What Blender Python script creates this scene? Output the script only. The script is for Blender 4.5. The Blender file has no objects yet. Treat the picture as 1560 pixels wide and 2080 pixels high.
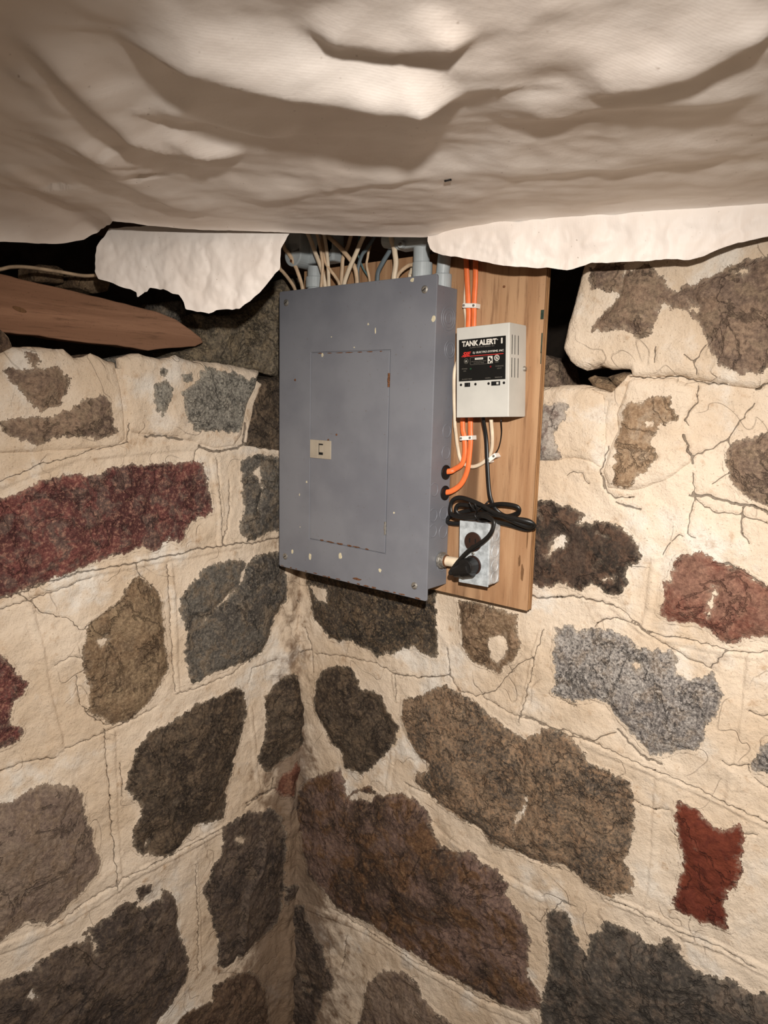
import bpy, bmesh, math, random
import numpy as np
from mathutils import Vector, Matrix

# ------------------------------------------------------------------ camera, world, light, exposure
# world axes: X runs along the stone wall that carries the panel, Y points into that wall, Z is up (metres)
CAM = ([1.04718, -1.0033, -0.19784], [[0.768645, 0.639239, 0.02365], [0.116547, -0.103596, -0.987768], [-0.628969, 0.761999, -0.15413]], 1449.34)
scene = bpy.context.scene
COL = scene.collection
cam_data = bpy.data.cameras.new('camera')
cam = bpy.data.objects.new('camera', cam_data)
COL.objects.link(cam)
_R = CAM[1]
cam.matrix_world = Matrix(((_R[0][0], -_R[1][0], -_R[2][0], CAM[0][0]),
                           (_R[0][1], -_R[1][1], -_R[2][1], CAM[0][1]),
                           (_R[0][2], -_R[1][2], -_R[2][2], CAM[0][2]),
                           (0, 0, 0, 1)))
cam_data.sensor_fit = 'VERTICAL'
cam_data.sensor_height = 9.0
cam_data.lens = CAM[2] * 9.0 / 2080.0
cam_data.clip_start = 0.01
cam_data.dof.use_dof = True
cam_data.dof.focus_distance = 1.15
cam_data.dof.aperture_fstop = cam_data.lens / 2.6
scene.camera = cam

world = bpy.data.worlds.new('world')
scene.world = world
world.use_nodes = True
bg = world.node_tree.nodes['Background']
bg.inputs[0].default_value = (1.0, 0.79, 0.62, 1)
bg.inputs[1].default_value = 0.18

lamp_data = bpy.data.lights.new('head_lamp', 'SPOT')
lamp_data.energy = 86.0
lamp_data.color = (1.0, 0.955, 0.905)
lamp_data.spot_size = math.radians(110)
lamp_data.spot_blend = 1.0
lamp_data.shadow_soft_size = 0.012
lamp = bpy.data.objects.new('head_lamp', lamp_data)
COL.objects.link(lamp)
lamp.location = (CAM[0][0] + 0.02, CAM[0][1] + 0.02, CAM[0][2] + 0.15)
lamp.rotation_euler = (Vector((0.36, 0.03, -0.88)) - lamp.location).to_track_quat('-Z', 'Y').to_euler()

scene.view_settings.view_transform = 'Standard'
scene.view_settings.look = 'None'
scene.view_settings.gamma = 1.0
scene.view_settings.exposure = 0.0
scene.view_settings.use_curve_mapping = False

# ------------------------------------------------------------------ measured data (millimetres on each wall)
STONES = [
  ('L', 'red', 'long dark red granite stone', {'e': [[(587,-359),(564,-355),(520,-342),(508,-332),(479,-328),(460,-325),(413,-332),(385,-319),(333,-316),(261,-319),(226,-316),(204,-322),(200,-347),(192,-374),(190,-412),(228,-420),(242,-429),(255,-450),(264,-460),(281,-451),(297,-456),(310,-468),(337,-454),(360,-461),(405,-465),(454,-477),(497,-486),(534,-495),(573,-500),(595,-503)]],'dome': 9}),
  ('L', 'tan', None, {'e': [[(362,-517),(343,-512),(324,-528),(304,-550),(301,-588),(298,-623),(295,-666),(289,-692),(309,-716),(330,-740),(351,-752),(371,-764),(401,-759),(430,-738),(442,-718),(437,-695),(441,-665),(452,-637),(449,-607),(441,-585),(437,-572),(408,-561),(386,-552),(374,-536)]],'s': [[(428,-605),(410,-598),(403,-608),(418,-619)]],'dome': 8}),
  ('L', 'darkgray', None, {'e': [[(212,-518),(175,-512),(132,-513),(109,-527),(70,-512),(21,-515),(10,-552),(9,-617),(26,-640),(43,-667),(60,-703),(71,-717),(98,-725),(144,-725),(188,-729),(221,-734),(242,-730),(248,-698),(252,-670),(246,-635),(250,-611),(263,-589),(258,-563),(244,-547),(222,-535)]],'s': [[(122,-541),(109,-527),(112,-551),(127,-565)],[(186,-600),(152,-580),(137,-569),(135,-576),(162,-595),(181,-605)],[(217,-621),(203,-614),(204,-622),(214,-623)]],'dome': 10}),
  ('L', 'darkgray', None, {'e': [[(115,-321),(90,-313),(64,-308),(21,-322),(-1,-373),(-2,-467),(43,-466),(75,-474),(106,-476),(126,-455),(121,-440),(111,-417),(115,-384),(113,-353)]],'s': [[(108,-357),(69,-328),(64,-389),(80,-416),(69,-380),(80,-351)]],'dome': 6}),
  ('L', 'red', 'rusty red stone at the wall edge', {'e': [[(600,-584),(578,-593),(567,-602),(559,-621),(548,-637),(542,-645),(549,-660),(564,-665),(568,-680),(572,-701),(558,-710),(551,-725),(568,-736),(586,-736),(609,-737)]],'dome': 6}),
  ('L', 'dark', None, {'e': [[(332,-801),(285,-798),(236,-782),(174,-781),(139,-775),(119,-790),(111,-823),(120,-866),(136,-904),(146,-931),(152,-959),(167,-988),(165,-1020),(173,-1043),(198,-1038),(241,-1024),(265,-1043),(292,-1055),(314,-1054),(339,-1031),(355,-1028),(371,-1006),(368,-968),(353,-955),(352,-932),(368,-909),(381,-888),(370,-858),(357,-824),(340,-811)]],'s': [[(351,-1017),(344,-1004),(340,-1008),(348,-1018)]],'dome': 8}),
  ('L', 'dark', None, {'e': [[(-11,-787),(-26,-808),(-32,-843),(-51,-863),(-60,-890),(-51,-906),(-42,-932),(-21,-957),(3,-972),(33,-984),(53,-990),(70,-974),(81,-947),(64,-921),(58,-891),(55,-856),(58,-819),(38,-807),(18,-790)]],'dome': 7}),
  ('L', 'graybrown', None, {'e': [[(614,-818),(591,-825),(573,-829),(555,-824),(523,-820),(497,-836),(470,-850),(460,-868),(460,-898),(452,-928),(442,-948),(447,-968),(433,-1002),(437,-1019),(456,-1032),(475,-1045),(500,-1053),(528,-1070),(544,-1053),(560,-1042),(576,-1041),(604,-1049),(627,-1045)]],'dome': 8}),
  ('L', 'slate', None, {'e': [[(631,-1109),(608,-1120),(574,-1133),(541,-1129),(514,-1124),(490,-1130),(465,-1140),(468,-1122),(438,-1121),(415,-1115),(391,-1107),(371,-1122),(359,-1143),(334,-1141),(316,-1147),(316,-1124),(294,-1147),(282,-1185),(287,-1216),(279,-1248),(265,-1287),(262,-1330),(272,-1351),(291,-1370),(309,-1383),(328,-1392),(341,-1405),(368,-1428),(638,-1220)]],'s': [[(462,-1126),(450,-1137),(449,-1177),(458,-1148)],[(573,-1171),(560,-1166),(551,-1194),(564,-1182)]],'dome': 9}),
  ('L', 'slate', None, {'e': [[(366,-1092),(339,-1099),(341,-1116),(358,-1123),(366,-1106)]],'dome': 2}),
  ('L', 'slate', 'dark slate with a split ridge down its face', {'e': [[(173,-1063),(148,-1064),(111,-1059),(83,-1073),(49,-1077),(20,-1115),(8,-1150),(8,-1189),(11,-1237),(8,-1284),(14,-1326),(26,-1369),(62,-1378),(102,-1377),(130,-1379),(146,-1388),(173,-1387),(188,-1370),(182,-1331),(187,-1305),(197,-1266),(211,-1212),(220,-1176),(200,-1164),(200,-1142),(179,-1130),(169,-1099)]],'s': [[(143,-1103),(127,-1101),(111,-1119),(122,-1127),(135,-1118)]],'r': [(72,-1147),(84,-1199),(123,-1244),(129,-1307),(135,-1371)],'dome': 9}),
  ('L', 'graybrown2', None, {'e': [[(292,-1432),(268,-1422),(205,-1444),(202,-1408),(168,-1417),(119,-1430),(91,-1454),(62,-1515),(56,-1555),(50,-1612),(50,-1675),(325,-1462)]],'dome': 7}),
  ('L', 'redbrown', 'small reddish brown stone chip', {'e': [[(-18,-992),(-33,-1010),(-37,-1041),(-15,-1052),(-12,-1070),(15,-1063),(33,-1043),(27,-1024),(6,-1009)]],'dome': 3}),
  ('L', 'slate', None, {'e': [[(5,-1288),(-33,-1299),(-23,-1327),(8,-1329)]],'dome': 2}),
  ('L', 'brownspeck', None, {'e': [[(560,-241),(532,-236),(492,-236),(461,-227),(432,-212),(402,-202),(389,-214),(387,-239),(377,-259),(398,-268),(444,-263),(484,-266),(508,-274),(539,-264),(560,-252)],[(550,-169),(539,-163),(526,-170),(500,-164),(479,-160),(464,-168),(453,-179),(460,-197),(470,-215),(497,-224),(517,-213),(522,-199),(543,-182)],[(516,-142),(504,-141),(502,-155),(511,-158)]],'b': [(578,-148),(554,-144),(535,-135),(498,-132),(457,-132),(439,-146),(413,-134),(387,-146),(373,-148),(367,-179),(361,-211),(358,-272),(378,-287),(586,-291)],'dome': 10,'depth': 150,'off': 4}),
  ('L', 'graygranite', None, {'e': [[(202,-144),(167,-155),(135,-153),(112,-167),(79,-158),(88,-188),(108,-211),(113,-241),(127,-263),(182,-258),(225,-258),(245,-230),(252,-192),(219,-171)],[(310,-180),(283,-176),(272,-186),(281,-213),(293,-233),(304,-220)],[(290,-154),(283,-156),(287,-165),(293,-163)],[(252,-162),(229,-159),(229,-171),(244,-172)]],'b': [(368,-139),(331,-130),(290,-137),(260,-129),(223,-137),(171,-137),(135,-139),(72,-147),(83,-181),(99,-211),(110,-244),(113,-271),(133,-292),(179,-296),(211,-287),(256,-273),(327,-266),(357,-261),(359,-213),(365,-177)],'dome': 8,'depth': 150,'off': 5}),
  ('L', 'dark', None, {'e': [[(66,-164),(-10,-157),(-11,-307),(49,-299),(104,-290),(99,-257),(86,-219)]],'b': [(66,-162),(-10,-154),(-11,-311),(55,-302),(105,-292),(101,-257),(89,-214)],'dome': 5,'depth': 120,'bare': 1}),
  ('L', 'graybrown2', None, {'e': [[(575,-119),(551,-109),(536,-124),(534,-136),(548,-144),(578,-154)]],'b': [(575,-116),(551,-107),(539,-120),(533,-135),(548,-145),(578,-155)],'dome': 5,'depth': 100,'off': 2}),
  ('L', 'boulder', 'dark boulder set back above the wall top', {'e': [[(198,-35),(173,-75),(151,-66),(66,-51),(16,-15),(-43,20),(-65,18),(-65,-156),(11,-145),(72,-139),(120,-133),(174,-129),(156,-110)]],'b': [(181,-47),(146,-47),(66,-35),(16,8),(-43,47),(-76,52),(-77,-164),(11,-149),(72,-142),(120,-137),(192,-137),(204,-120),(165,-103),(169,-68)],'dome': 16,'depth': 120,'off': -62,'bare': 1}),
  ('L', 'darkgray', None, {'e': [[(216,-27),(169,-18),(156,-35),(152,-53),(183,-59),(212,-48)]],'b': [(216,-27),(169,-18),(156,-35),(152,-60),(183,-67),(212,-55)],'dome': 6,'depth': 80,'off': -110,'bare': 1}),
  ('L', 'tan', None, {'e': [[(363,6),(327,8),(294,1),(294,-10),(325,-20),(360,-12)]],'b': [(363,6),(327,10),(292,3),(294,-13),(325,-22),(364,-15)],'dome': 5,'depth': 60,'off': -150,'bare': 1}),
  ('L', 'tan', None, {'e': [[(414,15),(377,19),(365,16),(366,-4),(415,-8)]],'b': [(414,15),(377,21),(365,16),(366,-7),(415,-11)],'dome': 5,'depth': 60,'off': -170,'bare': 1}),
  ('R', 'darkbrown', None, {'e': [[(486,-355),(507,-353),(537,-351),(567,-355),(591,-365),(584,-382),(606,-378),(620,-371),(640,-375),(659,-381),(673,-392),(681,-407),(681,-423),(668,-433),(664,-444),(667,-457),(661,-475),(642,-481),(622,-471),(613,-469),(596,-484),(578,-479),(560,-478),(545,-488),(527,-492),(512,-486),(494,-483)]],'s': [[(543,-410),(558,-398),(570,-405),(562,-422),(545,-430),(536,-440),(540,-423)],[(616,-389),(635,-395),(621,-391)],[(626,-459),(651,-451),(648,-458),(629,-462)],[(515,-365),(524,-379),(521,-380)]],'dome': 6}),
  ('R', 'red2', 'red stone with a pale streak', {'e': [[(745,-404),(768,-398),(782,-401),(795,-409),(819,-410),(842,-425),(856,-432),(873,-438),(879,-495),(862,-496),(832,-503),(824,-513),(814,-518),(804,-510),(791,-500),(772,-497),(753,-501),(733,-503),(720,-495),(724,-476),(724,-449),(733,-440),(734,-419)]],'s': [[(787,-440),(796,-441),(789,-480),(784,-489)]],'dome': 8}),
  ('R', 'granite', 'grey and white speckled granite stone', {'e': [[(559,-555),(580,-545),(592,-551),(613,-548),(635,-539),(663,-541),(683,-547),(694,-558),(712,-554),(737,-547),(748,-558),(747,-577),(765,-583),(786,-577),(797,-566),(807,-576),(814,-598),(809,-618),(796,-635),(796,-661),(784,-685),(764,-689),(740,-708),(725,-711),(711,-699),(693,-685),(670,-666),(654,-648),(629,-650),(603,-662),(579,-666),(563,-663),(566,-632),(558,-589)]],'s': [[(746,-559),(757,-550),(772,-554),(787,-563),(765,-580),(747,-580)],[(685,-574),(701,-576),(699,-590),(686,-588)]],'dome': 8}),
  ('R', 'pinkgranite', 'large brown speckled granite stone', {'e': [[(252,-767),(293,-749),(320,-727),(356,-709),(374,-716),(413,-723),(443,-740),(484,-753),(523,-759),(537,-740),(558,-725),(580,-725),(617,-739),(628,-760),(651,-763),(674,-763),(694,-768),(701,-788),(710,-811),(705,-840),(705,-867),(696,-898),(712,-924),(711,-945),(689,-962),(670,-972),(642,-964),(614,-955),(595,-948),(576,-960),(540,-967),(513,-966),(463,-971),(438,-955),(394,-953),(357,-948),(319,-934),(290,-921),(294,-902),(322,-892),(321,-872),(298,-868),(272,-848),(262,-826),(251,-801)]],'s': [[(521,-858),(529,-856),(524,-888),(513,-915),(506,-927),(503,-905),(517,-888)]],'dome': 12}),
  ('R', 'dark', None, {'e': [[(19,-800),(43,-762),(78,-744),(117,-738),(137,-759),(140,-779),(173,-770),(199,-775),(210,-797),(226,-813),(242,-825),(238,-851),(218,-883),(188,-920),(150,-958),(133,-953),(105,-959),(99,-930),(69,-917),(51,-891),(20,-860),(17,-829)]],'dome': 8}),
  ('R', 'darkgray2', None, {'e': [[(-14,-549),(-14,-584),(5,-642),(12,-659),(54,-689),(83,-689),(122,-677),(144,-684),(170,-686),(186,-699),(207,-681),(222,-682),(246,-663),(275,-652),(299,-662),(327,-663),(324,-613),(318,-557),(317,-493)]],'s': [[(-10,-584),(46,-586),(47,-616),(17,-618)]],'dome': 6}),
  ('R', 'brown2', None, {'e': [[(374,-546),(391,-543),(452,-544),(487,-546),(489,-575),(498,-601),(484,-626),(459,-655),(430,-651),(405,-647),(387,-629),(381,-600)]],'s': [[(435,-599),(470,-580),(476,-614),(458,-644),(441,-634)]],'dome': 6}),
  ('R', 'brown', 'huge brown stone low beside the corner', {'e': [[(-42,-1079),(-4,-1030),(46,-997),(93,-970),(105,-989),(112,-1027),(139,-998),(172,-979),(215,-982),(256,-961),(291,-960),(320,-973),(331,-1002),(356,-1025),(397,-1027),(418,-1007),(436,-1013),(449,-1023),(478,-1017),(502,-1034),(493,-1058),(514,-1071),(535,-1095),(545,-1125),(544,-1166),(545,-1197),(570,-1210),(574,-1239),(538,-1266),(493,-1282),(450,-1283),(405,-1285),(358,-1290),(308,-1283),(257,-1289),(214,-1281),(146,-1288),(87,-1295),(50,-1269),(5,-1261),(-15,-1211),(-22,-1164),(-48,-1156)]],'s': [[(117,-1016),(151,-994),(194,-986),(179,-1012),(157,-1010),(123,-1027)]],'dome': 14}),
  ('R', 'graybrown', None, {'e': [[(184,-1421),(227,-1367),(280,-1341),(311,-1345),(321,-1366),(347,-1378),(371,-1385),(391,-1389),(411,-1421),(142,-1602),(164,-1527),(177,-1455)]],'dome': 7}),
  ('R', 'slate', None, {'e': [[(-47,-1353),(-13,-1341),(7,-1377),(20,-1400),(46,-1412),(53,-1443),(84,-1471),(79,-1500),(47,-1529),(48,-1565),(23,-1628),(23,-1682),(-52,-1732),(-53,-1531),(-53,-1393)]],'s': [[(-19,-1516),(5,-1507),(8,-1519),(-15,-1530)],[(-12,-1549),(22,-1534),(9,-1555)]],'dome': 5}),
  ('R', 'slate2', None, {'e': [[(576,-1056),(588,-1044),(607,-1036),(617,-1044),(624,-1060),(642,-1086),(651,-1090),(655,-1053),(671,-1034),(676,-1014),(690,-1012),(711,-1013),(730,-1012),(744,-1019),(760,-1016),(774,-992),(790,-997),(797,-1017),(810,-1018),(828,-1022),(837,-1014),(852,-1014),(870,-1009),(887,-1013),(911,-1004),(928,-1002),(935,-1067),(588,-1299),(575,-1245),(579,-1207),(588,-1147),(579,-1104)]],'dome': 10}),
  ('R', 'rustred', 'rust red brick like stone', {'e': [[(769,-773),(786,-771),(802,-782),(820,-791),(834,-789),(853,-771),(859,-782),(860,-798),(857,-818),(861,-838),(859,-858),(844,-874),(844,-902),(854,-924),(854,-933),(840,-936),(825,-934),(818,-940),(806,-937),(791,-943),(775,-934),(780,-902),(785,-874),(783,-852),(776,-826),(766,-797)]],'dome': 3}),
  ('R', 'granite', None, {'e': [[(892,-634),(876,-642),(868,-652),(862,-675),(863,-685),(880,-686),(897,-683)]],'dome': 4}),
  ('R', 'brownspeck', 'broad pale faced block at the top of the wall', {'e': [[(702,-42),(732,-34),(770,-20),(817,-8),(835,-8),(848,-145),(830,-146),(816,-150),(805,-150),(802,-154),(787,-146),(771,-135),(759,-117),(752,-100),(740,-83),(725,-70),(705,-61),(690,-55),(683,-68),(680,-84),(678,-95),(661,-99),(642,-87),(619,-88),(590,-89),(594,-76),(616,-59),(629,-43),(632,-15),(666,-3)],[(579,1),(630,0),(633,-34),(586,-28)]],'s': [[(724,-53),(739,-65),(738,-75),(727,-68)],[(776,-22),(796,-20),(790,-29)]],'b': [(570,17),(620,21),(707,22),(831,30),(849,-154),(822,-171),(784,-167),(743,-159),(711,-155),(654,-156),(650,-143),(620,-143),(601,-136),(579,-145),(555,-132),(544,-113),(549,-74),(559,-33)],'dome': 12,'depth': 200,'off': 10,'pale': 1}),
  ('R', 'rustspot', None, {'e': [[(653,-194),(671,-193),(693,-182),(708,-186),(716,-203),(719,-214),(705,-223),(700,-219),(692,-230),(685,-246),(698,-268),(688,-285),(675,-292),(667,-307),(653,-313),(638,-310),(640,-272),(638,-244),(647,-232),(645,-207)]],'s': [[(673,-217),(689,-216),(689,-223),(676,-227)]],'b': [(645,-162),(652,-156),(710,-155),(741,-169),(745,-190),(735,-211),(731,-227),(739,-250),(747,-273),(711,-303),(668,-321),(628,-320),(619,-297),(626,-261),(636,-233),(631,-208),(639,-187)],'dome': 8,'depth': 130,'off': 6}),
  ('R', 'darkgray', None, {'e': [[(495,-207),(514,-201),(543,-197),(559,-200),(552,-217),(540,-237),(536,-255),(545,-266),(551,-278),(538,-287),(500,-289)]],'b': [(492,-170),(513,-170),(564,-166),(590,-169),(615,-178),(620,-215),(625,-250),(619,-297),(601,-287),(572,-282),(546,-288),(500,-292)],'dome': 6,'depth': 130,'off': 2,'greyfilm': 1}),
  ('R', 'darkgray2', None, {'e': [[(610,-182),(624,-189),(623,-227),(618,-256)]],'b': [(609,-181),(625,-188),(624,-227),(617,-258)],'dome': 1,'depth': 60,'off': -22,'bare': 1}),
  ('R', 'brownspeck', None, {'e': [[(793,-246),(813,-235),(836,-228),(853,-227),(862,-322),(845,-320),(821,-313),(801,-298),(792,-276)]],'dome': 5}),
  ('R', 'tan', 'thin slate shim in the gap', {'e': [[(575,-157),(587,-152),(615,-164),(633,-178),(631,-180),(614,-176),(591,-171)]],'b': [(575,-157),(587,-152),(615,-163),(634,-178),(631,-181),(614,-177),(589,-172)],'dome': 3,'depth': 60,'off': -12,'bare': 1}),
  ('R', 'tan', None, {'e': [[(604,-154),(642,-149),(639,-165),(632,-176),(617,-166)]],'b': [(604,-154),(642,-148),(639,-165),(632,-176),(617,-166)],'dome': 3,'depth': 60,'off': -20,'bare': 1}),
  ('R', 'brownspeck', None, {'e': [[(418,-108),(446,-111),(470,-123),(479,-160),(421,-166)]],'b': [(411,-108),(446,-111),(470,-123),(479,-168),(415,-172)],'dome': 10,'depth': 80,'off': -130,'bare': 1}),
  ('L', 'graybrown', None, {'e': [[(737,-330),(733,-304),(718,-283),(695,-286),(673,-292),(661,-316),(653,-347),(664,-381),(693,-386),(716,-374),(739,-361)]],'dome': 7}),
  ('L', 'dark', None, {'e': [[(741,-560),(737,-526),(720,-507),(700,-502),(670,-493),(662,-539),(662,-581),(671,-624),(700,-617),(721,-618),(743,-601)]],'dome': 7}),
  ('L', 'tan', None, {'e': [[(745,-830),(744,-777),(721,-743),(695,-764),(666,-757),(656,-806),(659,-853),(672,-892),(694,-908),(715,-894),(745,-885)]],'dome': 7}),
  ('L', 'slate', None, {'e': [[(753,-1090),(744,-1050),(719,-1032),(692,-1016),(663,-1031),(648,-1069),(649,-1111),(664,-1148),(694,-1152),(721,-1155),(742,-1128)]],'dome': 7}),
  ('L', 'brownspeck', None, {'e': [[(738,-1340),(738,-1299),(717,-1260),(683,-1279),(654,-1285),(633,-1318),(640,-1360),(646,-1407),(682,-1413),(713,-1407),(752,-1393)]],'dome': 7}),
  ('L', 'dark', None, {'e': [[(552,-1500),(553,-1462),(506,-1445),(456,-1432),(404,-1447),(384,-1482),(371,-1520),(403,-1554),(456,-1566),(517,-1572),(543,-1533)]],'dome': 7}),
  ('L', 'graybrown', None, {'e': [[(353,-1690),(353,-1660),(314,-1631),(243,-1632),(183,-1645),(158,-1675),(164,-1704),(175,-1739),(247,-1736),(312,-1747),(379,-1728)]],'dome': 7}),
  ('L', 'red', None, {'e': [[(679,-1690),(663,-1648),(613,-1617),(548,-1637),(487,-1637),(442,-1668),(449,-1711),(484,-1746),(543,-1765),(607,-1755),(666,-1734)]],'dome': 7}),
  ('L', 'slate', None, {'e': [[(141,-1740),(136,-1720),(114,-1705),(83,-1708),(49,-1708),(26,-1727),(39,-1750),(55,-1767),(83,-1771),(111,-1771),(147,-1765)]],'dome': 7}),
  ('R', 'tan', None, {'e': [[(1111,-330),(1106,-299),(1074,-285),(1039,-265),(1001,-282),(993,-316),(997,-343),(1008,-371),(1042,-378),(1080,-387),(1102,-359)]],'dome': 7}),
  ('R', 'granite', None, {'e': [[(1114,-560),(1120,-519),(1086,-500),(1049,-478),(1017,-507),(996,-540),(990,-582),(1012,-620),(1049,-642),(1088,-626),(1115,-598)]],'dome': 7}),
  ('R', 'brown', None, {'e': [[(1118,-800),(1106,-763),(1086,-731),(1052,-733),(1007,-724),(993,-776),(1001,-821),(1022,-854),(1052,-867),(1084,-864),(1110,-839)]],'dome': 7}),
  ('R', 'dark', None, {'e': [[(1112,-1060),(1124,-1006),(1076,-995),(1042,-995),(988,-978),(980,-1037),(969,-1087),(998,-1128),(1039,-1150),(1082,-1140),(1122,-1112)]],'dome': 7}),
  ('R', 'graybrown', None, {'e': [[(1111,-1330),(1096,-1286),(1044,-1270),(998,-1264),(928,-1254),(905,-1305),(904,-1355),(943,-1392),(996,-1408),(1055,-1409),(1101,-1377)]],'dome': 7}),
  ('R', 'red2', None, {'e': [[(874,-1480),(856,-1438),(807,-1409),(744,-1406),(688,-1423),(644,-1457),(643,-1503),(694,-1532),(743,-1561),(813,-1558),(861,-1524)]],'dome': 7}),
  ('R', 'slate', None, {'e': [[(564,-1690),(589,-1655),(518,-1648),(463,-1630),(396,-1642),(397,-1678),(393,-1703),(397,-1738),(465,-1742),(529,-1744),(590,-1725)]],'dome': 7}),
  ('R', 'pinkgranite', None, {'e': [[(1101,-1600),(1087,-1564),(1062,-1517),(998,-1540),(920,-1524),(924,-1582),(898,-1624),(923,-1673),(993,-1684),(1056,-1673),(1119,-1651)]],'dome': 7}),
  ('R', 'dark', None, {'e': [[(824,-1700),(833,-1668),(784,-1654),(736,-1642),(679,-1650),(669,-1685),(667,-1715),(697,-1737),(740,-1742),(788,-1751),(827,-1730)]],'dome': 7}),
  ('R', 'brown', None, {'e': [[(294,-1760),(282,-1742),(238,-1735),(200,-1732),(147,-1731),(137,-1751),(151,-1767),(145,-1790),(198,-1793),(237,-1784),(280,-1778)]],'dome': 7}),
  ('R', 'brownspeck', None, {'e': [[(940,-90),(960,20),(1080,20),(1110,-80),(1020,-110)]],'b': [(905,-125),(925,30),(1000,60),(1120,50),(1160,0),(1150,-120),(1050,-150),(960,-140)],'dome': 8,'depth': 200,'off': 6}),
]
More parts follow.
